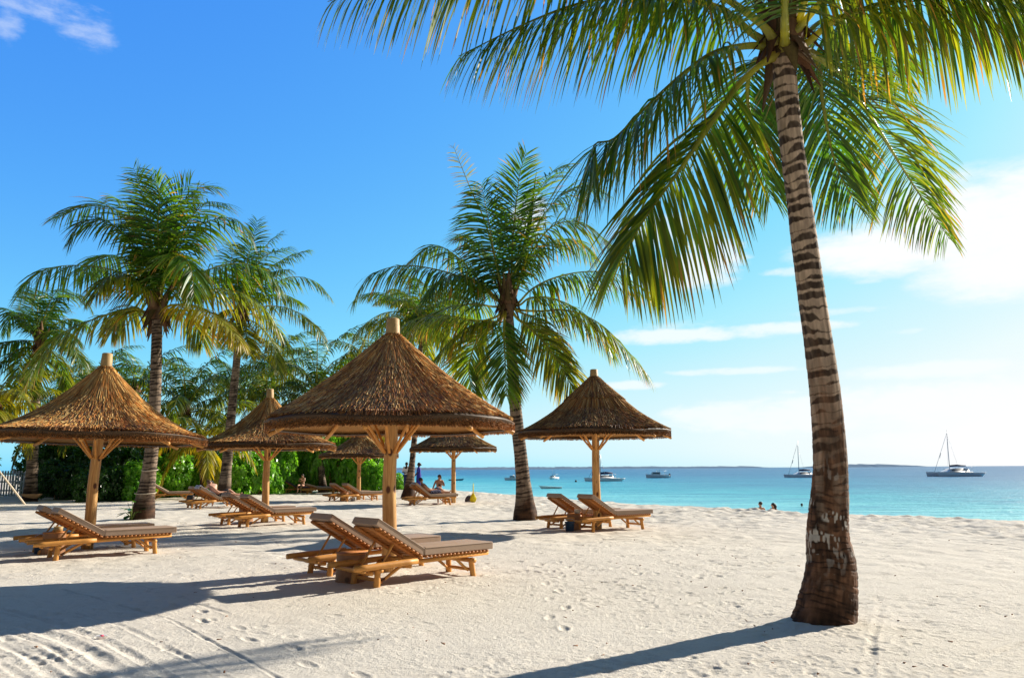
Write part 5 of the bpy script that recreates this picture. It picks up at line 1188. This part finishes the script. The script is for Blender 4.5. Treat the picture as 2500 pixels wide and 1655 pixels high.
ST = dict(pelvis=(0, 0, .95), spine=(0, .01, 1.12), chest=(0, 0, 1.34), neck=(0, .0, 1.49), head=(0, .02, 1.63), crown=(0, .01, 1.71),
          sL=(-.18, 0, 1.42), eL=(-.24, .02, 1.14), wL=(-.22, .14, .92), sR=(.18, 0, 1.42), eR=(.24, .02, 1.14), wR=(.22, .14, .92),
          hL=(-.09, 0, .90), kL=(-.10, .02, .50), aL=(-.10, -.01, .09), tL=(-.11, .14, .03), hR=(.09, 0, .90), kR=(.10, .02, .50), aR=(.10, -.01, .09), tR=(.11, .14, .03))
def pose(**k): d = dict(ST); d.update(k); return d
# couple wading
for px, py, Yd, lb, J, hr, m in [(1856, 1224, 40, 'wading person with short dark hair, left of the pair in the water', pose(face=(-.7, .7, 0)), (M_HAIR, 0), M_SKIN),
                          (1887, 1227, 41, 'wading woman with long dark hair, right of the pair in the water', pose(face=(-.9, .3, 0), sL=(-.155, 0, 1.42), sR=(.155, 0, 1.42)), (M_HAIR, .30), M_SKIN)]:
    p = at(px, py, Yd); figure(lb, (p[0], p[1], p[2] - 1.74), 0.1, J, m, [('swimwear', ['pelvis', 'hL', 'hR'], .012, M_SWIM, [('pelvis', 'hL'), ('pelvis', 'hR')])], hr)
# two people in uniform standing by the palm trunk
p = at(993, 1127, 48.0); figure('person in white shirt and dark trousers standing left of the far palm trunk', (p[0], p[1], p[2] - 1.76), math.pi - .4,
    pose(eR=(.22, .10, 1.14), wR=(.02, .22, 1.12), eL=(-.22, .10, 1.14), wL=(-.02, .24, 1.08), face=(.2, 1, 0)), M_SKIND,
    [('shirt', TOR + ['eL', 'eR'], .022, M_SHIRT, TE + [('sL', 'eL'), ('sR', 'eR')]), ('trousers', TRJ + ['aL', 'aR'], .02, M_NAVY, TRE + [('kL', 'aL'), ('kR', 'aR')])], (M_HAIR, 0))
p = at(1023, 1128, 48.5); bl = figure('woman in long royal blue dress standing right of the far palm trunk', (p[0], p[1], p[2] - 1.76), 1.6,
    pose(face=(0, 1, -.1), eR=(.20, .08, 1.14), wR=(.10, .2, 1.0), eL=(-.2, .08, 1.14), wL=(-.1, .2, 1.0)), M_SKIND, [('blouse', TOR + ['eL', 'eR'], .03, M_ROYAL, TE + [('sL', 'eL'), ('sR', 'eR')])], (M_HAIR, .12))
MB().lathe([(.165, 1.1), (.19, .95), (.20, .7), (.215, .35), (.24, .06), (.2, .06)], 18, sy=.8).build('skirt', M_ROYAL, bl, True)
# reclining man on the waterside lounger (lounger axes)
SITR = dict(pelvis=(.86, 0, .60), spine=(.70, 0, .70), chest=(.50, 0, .86), neck=(.40, 0, .99), head=(.38, 0, 1.13), crown=(.37, 0, 1.21), face=(1, .1, .1),
            sL=(.47, .19, .90), eL=(.68, .33, .72), wL=(.92, .28, .70), sR=(.47, -.19, .90), eR=(.70, -.33, .68), wR=(.94, -.26, .70),
            hL=(.92, .10, .58), kL=(1.30, .12, .78), aL=(1.66, .12, .53), tL=(1.78, .12, .60), hR=(.92, -.10, .58), kR=(1.34, -.12, .60), aR=(1.74, -.12, .55), tR=(1.80, -.12, .66))
figure('man with dark hair lying back on the waterside lounger', L15.location, L15.rotation_euler[2], SITR, M_SKIN, [('trunks', TRJ, .015, M_PRINT, TRE)], (M_HAIR, 0))
q = L16.location; a = L16.rotation_euler[2]
SIT = dict(pelvis=(0, 0, .60), spine=(0, .04, .78), chest=(0, .05, .99), neck=(0, .06, 1.14), head=(0, .10, 1.27), crown=(0, .10, 1.35), face=(.4, 1, 0),
           sL=(-.17, .05, 1.07), eL=(-.23, .20, .84), wL=(-.03, .30, .98), sR=(.17, .05, 1.07), eR=(.26, -.02, .80), wR=(.36, -.04, .54),
           hL=(-.09, .06, .57), kL=(-.12, .48, .60), aL=(-.12, .50, .12), tL=(-.12, .64, .05), hR=(.09, .06, .57), kR=(.12, .48, .60), aR=(.12, .52, .12), tR=(.13, .66, .05))
sp = at(1072, 1150, L16.location[1] + .55)
sg = figure('woman with sunglasses and printed skirt sitting on the edge of the waterside lounger', (sp[0], sp[1], -.02), math.pi + .25, SIT, M_SKIN, [('skirt', TRJ, .022, M_PRINT, TRE), ('bikini_top', ['spine', 'chest'], .004, M_SWIM, [('spine', 'chest')])], (M_HAIRB, .1))
MB().box((.035, .185, 1.285), (.15, .02, .035), Matrix.Rotation(-.38, 3, 'Z'), .006).build('sunglasses', M_BLACK, sg)
# couple on the towelled lounger
fp = at(522, 1188, L7.location[1] + .9)
figure('person in black swimwear bending forward beside the towelled lounger', (fp[0], fp[1], 0), .6, dict(SIT, chest=(-.02, .20, .92), spine=(0, .08, .77), neck=(-.03, .32, 1.02), head=(-.04, .42, 1.06), crown=(-.04, .48, 1.10), sL=(-.19, .22, .98), sR=(.15, .22, .98), eL=(-.26, .38, .78), wL=(-.20, .5, .62), eR=(.2, .4, .76), wR=(.14, .52, .62), face=(0, .8, -.6)), M_SKINP,
       [('swimwear', ['pelvis', 'hL', 'hR'], .012, M_SWIM, [('pelvis', 'hL'), ('pelvis', 'hR')]), ('bikini_top', ['spine', 'chest'], .004, M_SWIM, [('spine', 'chest')])], (M_HAIR, .1))
figure('person lying back on the towelled lounger, brown hair', L7.location, L7.rotation_euler[2], dict(SITR, head=(.40, 0, 1.10), crown=(.36, 0, 1.17)), M_SKIN, [('swimwear', TRJ, .012, M_SWIM, TRE)], (M_HAIRB, 0))
fp = at(740, 1150, L13.location[1] + .3)
figure('shaded woman in black swimwear sitting upright on the dark lounger by the bushes', (fp[0], fp[1], -.02), math.pi - .2, dict(SIT, eR=(.22, .22, .84), wR=(.05, .32, .86), face=(0, 1, 0)), M_SKIN, [('swimwear', ['pelvis', 'hL', 'hR'], .015, M_SWIM, [('pelvis', 'hL'), ('pelvis', 'hR')])], (M_HAIR, .1))
p = at(1957, 1222, 60); figure('swimmer with only the head above the turquoise water', (p[0], p[1], SEA_Z - 1.52), 0, pose(), M_SKIN, [], (M_HAIR, 0))

# ------------------------------------------------------------------ boats
def hull(L, B, Hh, mat_, parent, y0=0, bow=.25, keel=-.3, sheer=.25, sternrake=0.0, name='hull'):
    n, k = 22, 9; V = []; 
    for i in range(n):
        t = i / (n - 1); x = -L / 2 + L * t; b = B / 2 * (1 - np.clip((t - .5) / .5, 0, 1) ** 2.2) * (.82 + .18 * np.clip(t / .3, 0, 1)); top = Hh * (1 + sheer * t ** 2)
        for j in range(k):
            s = j / (k - 1) * 2 - 1; ang = abs(s); zz = keel + (top - keel) * ang ** 1.6; yy = b * math.copysign(min(1, ang ** .55), s) if ang > 0 else 0
            xx = x + bow * max(0, (zz - keel) / (top - keel)) * t ** 6 * L * .12 - sternrake * (1 - t) ** 8 * (zz - keel)
            V.append((xx, yy + y0, zz))
    i, j = np.meshgrid(np.arange(n - 1), np.arange(k - 1), indexing='ij'); Q = np.stack([i * k + j, (i + 1) * k + j, (i + 1) * k + j + 1, i * k + j + 1], -1).reshape(-1, 4)
    D_ = np.stack([np.arange(n - 1) * k, np.arange(1, n) * k, np.arange(1, n) * k + k - 1, np.arange(n - 1) * k + k - 1], -1)
    mb = MB(); mb.add(np.array(V), [Q, D_, np.arange(k)[None]]); return mb.build(name, mat_, parent)
def catamaran(label, px, py, D, L, mast, yaw, boom=True):
    p = at(px, py, D); o = thing('catamaran', label, 'sailing catamaran', (p[0], p[1], SEA_Z), yaw, 'boats at anchor on the sea')
    B = L * .5
    for sy in (-1, 1): hull(L, L * .14, L * .085, M_GRP, o, sy * B * .42, sternrake=1.0)
    MB().box((-L * .05, 0, L * .075), (L * .6, B * .8, L * .05), None, .05).build('bridge_deck', M_GRP, o)
    mb = MB(); prof = [(-.30, .10), (-.28, .175), (-.05, .185), (.10, .17), (.22, .10)]; V = [(x * L, sy * B * .33 * (1 if z < .15 else .8), z * L) for sy in (-1, 1) for x, z in prof]
    mb.add(np.array(V), [np.array([[i, i + 1, i + 6, i + 5] for i in range(4)]), np.array([[0, 1, 2, 3, 4], [9, 8, 7, 6, 5]])]); cab = mb.build('cabin', M_GRP, o)
    MB().box((-L * .02, 0, L * .150), (L * .30, B * .62, L * .022)).build('cabin_window', M_GLASS, cab)
    MB().tube([(L * .08, 0, L * .15), (L * .075, 0, mast * .6), (L * .06, 0, mast)], [.10, .09, .06], 8).build('mast', M_ALU, o, True)
    MB().tube([(L * .46, 0, L * .10), (L * .07, 0, mast * .93)], .05, 5).tube([(L * .30, 0, L * .10 + mast * .30), (L * .26, 0, L * .1 + mast * .42)], .07, 5).build('forestay', M_ALU, o)
    for sy in (-1, 1): MB().tube([(-L * .02, sy * B * .42, L * .09), (L * .07, 0, mast * .9)], .022, 4).build('shroud', M_ALU, o)
    if boom: MB().tube([(L * .07, 0, L * .235), (-L * .10, 0, L * .245), (-L * .32, 0, L * .24)], [.24, .30, .16], 8).build('sail_cover', M_NAVY, o, True)
    MB().box((-L * .30, 0, L * .215), (L * .16, B * .55, .06), None, .02).build('bimini', M_GRP, o)
    for sx in (-.37, -.24):
        for sy in (-1, 1): MB().tube([(sx * L, sy * B * .26, L * .09), (sx * L, sy * B * .26, L * .215)], .03, 5).build('bimini_post', M_ALU, o)
    return o
catamaran('larger white sailing catamaran with a tall mast at the far right', 2328, 1160, 228, 12.6, 13.2, math.pi + .12)
catamaran('white sailing catamaran just left of the foreground palm trunk', 1957, 1163, 228, 8.6, 10.4, math.pi + .15)
catamaran('white catamaran half hidden behind the rightmost umbrella post', 1472, 1172, 184, 7.6, 6.2, math.pi + .25)
def motorboat(label, px, py, D, L, yaw, m=None, cabin=.35, canopy=True, rods=False):
    p = at(px, py, D); o = thing('motorboat', label, 'motorboat', (p[0], p[1], SEA_Z), yaw, 'boats at anchor on the sea')
    hull(L, L * .32, L * .13, m or M_GRP, o, 0)
    cab = MB().box((L * .08, 0, L * .13 + L * .06), (L * cabin, L * .24, L * .12), None, .12).build('cabin', M_WHITE, o)
    MB().box((L * .10, 0, L * .21), (L * cabin * .8, L * .246, L * .045)).build('window', M_GLASS, cab)
    if canopy:
        MB().box((-L * .16, 0, L * .33), (L * .42, L * .26, .05), None, .02).build('canopy', M_WHITE, o)
        for sx in (-.33, -.05, .02):
            for sy in (-1, 1): MB().tube([(sx * L, sy * L * .12, L * .12), (sx * L, sy * L * .12, L * .33)], .035, 5).build('canopy_post', M_ALU, o)
    MB().box((-L * .52, 0, L * .10), (L * .06, L * .08, L * .16), None, .05).build('outboard', M_BLACK, o)
    if rods: MB().tube([(0, .2, L * .2), (.5, .9, L * 1.0)], .03, 4).tube([(0, -.2, L * .2), (-.4, -.9, L * .85)], .03, 4).build('rod', M_ALU, o)
    return o
motorboat('white motorboat with a canopy, alone between the right umbrella and the trunk', 1606, 1165, 238, 7.0, math.pi + .1)
motorboat('small white fishing boat with rods left of the rightmost umbrella', 1352, 1167, 225, 3.9, math.pi + .9, cabin=.4, rods=True, canopy=True)
motorboat('low white boat partly behind the trunk of the wide crowned palm', 1254, 1171, 208, 4.6, math.pi + .1, cabin=.3, canopy=True)
def dinghy(label, px, py, D, L, yaw, m):
    p = at(px, py, D); o = thing('dinghy', label, 'dinghy', (p[0], p[1], SEA_Z), yaw, 'boats at anchor on the sea'); hull(L, L * .3, L * .09, m, o, 0, bow=1.2, keel=-.12, sheer=.6)
    for x in (-.15, .15): MB().box((x * L, 0, L * .092), (.12, L * .26, .04)).build('bench', M_LOG, o)
dinghy('small pale rowing dinghy left of the right pair of loungers', 1347, 1189, 118, 3.0, math.pi, M_GRP)
dinghy('dark low boat behind the post of the waterside umbrella', 1112, 1171, 210, 3.6, 0, M_BLUEBOAT)
dinghy('grey dinghy trailing behind the larger catamaran', 2386, 1160, 228, 2.6, math.pi, M_BLACK)
p = at(1406, 1172, 175); o = thing('buoy', 'small dark buoy floating left of the hidden catamaran', 'buoy', (p[0], p[1], SEA_Z)); MB().lathe([(0, .45), (.12, .40), (.25, .2), (.25, 0), (.1, -.2), (0, -.2)], 12).build('body', M_BLACK, o, True)
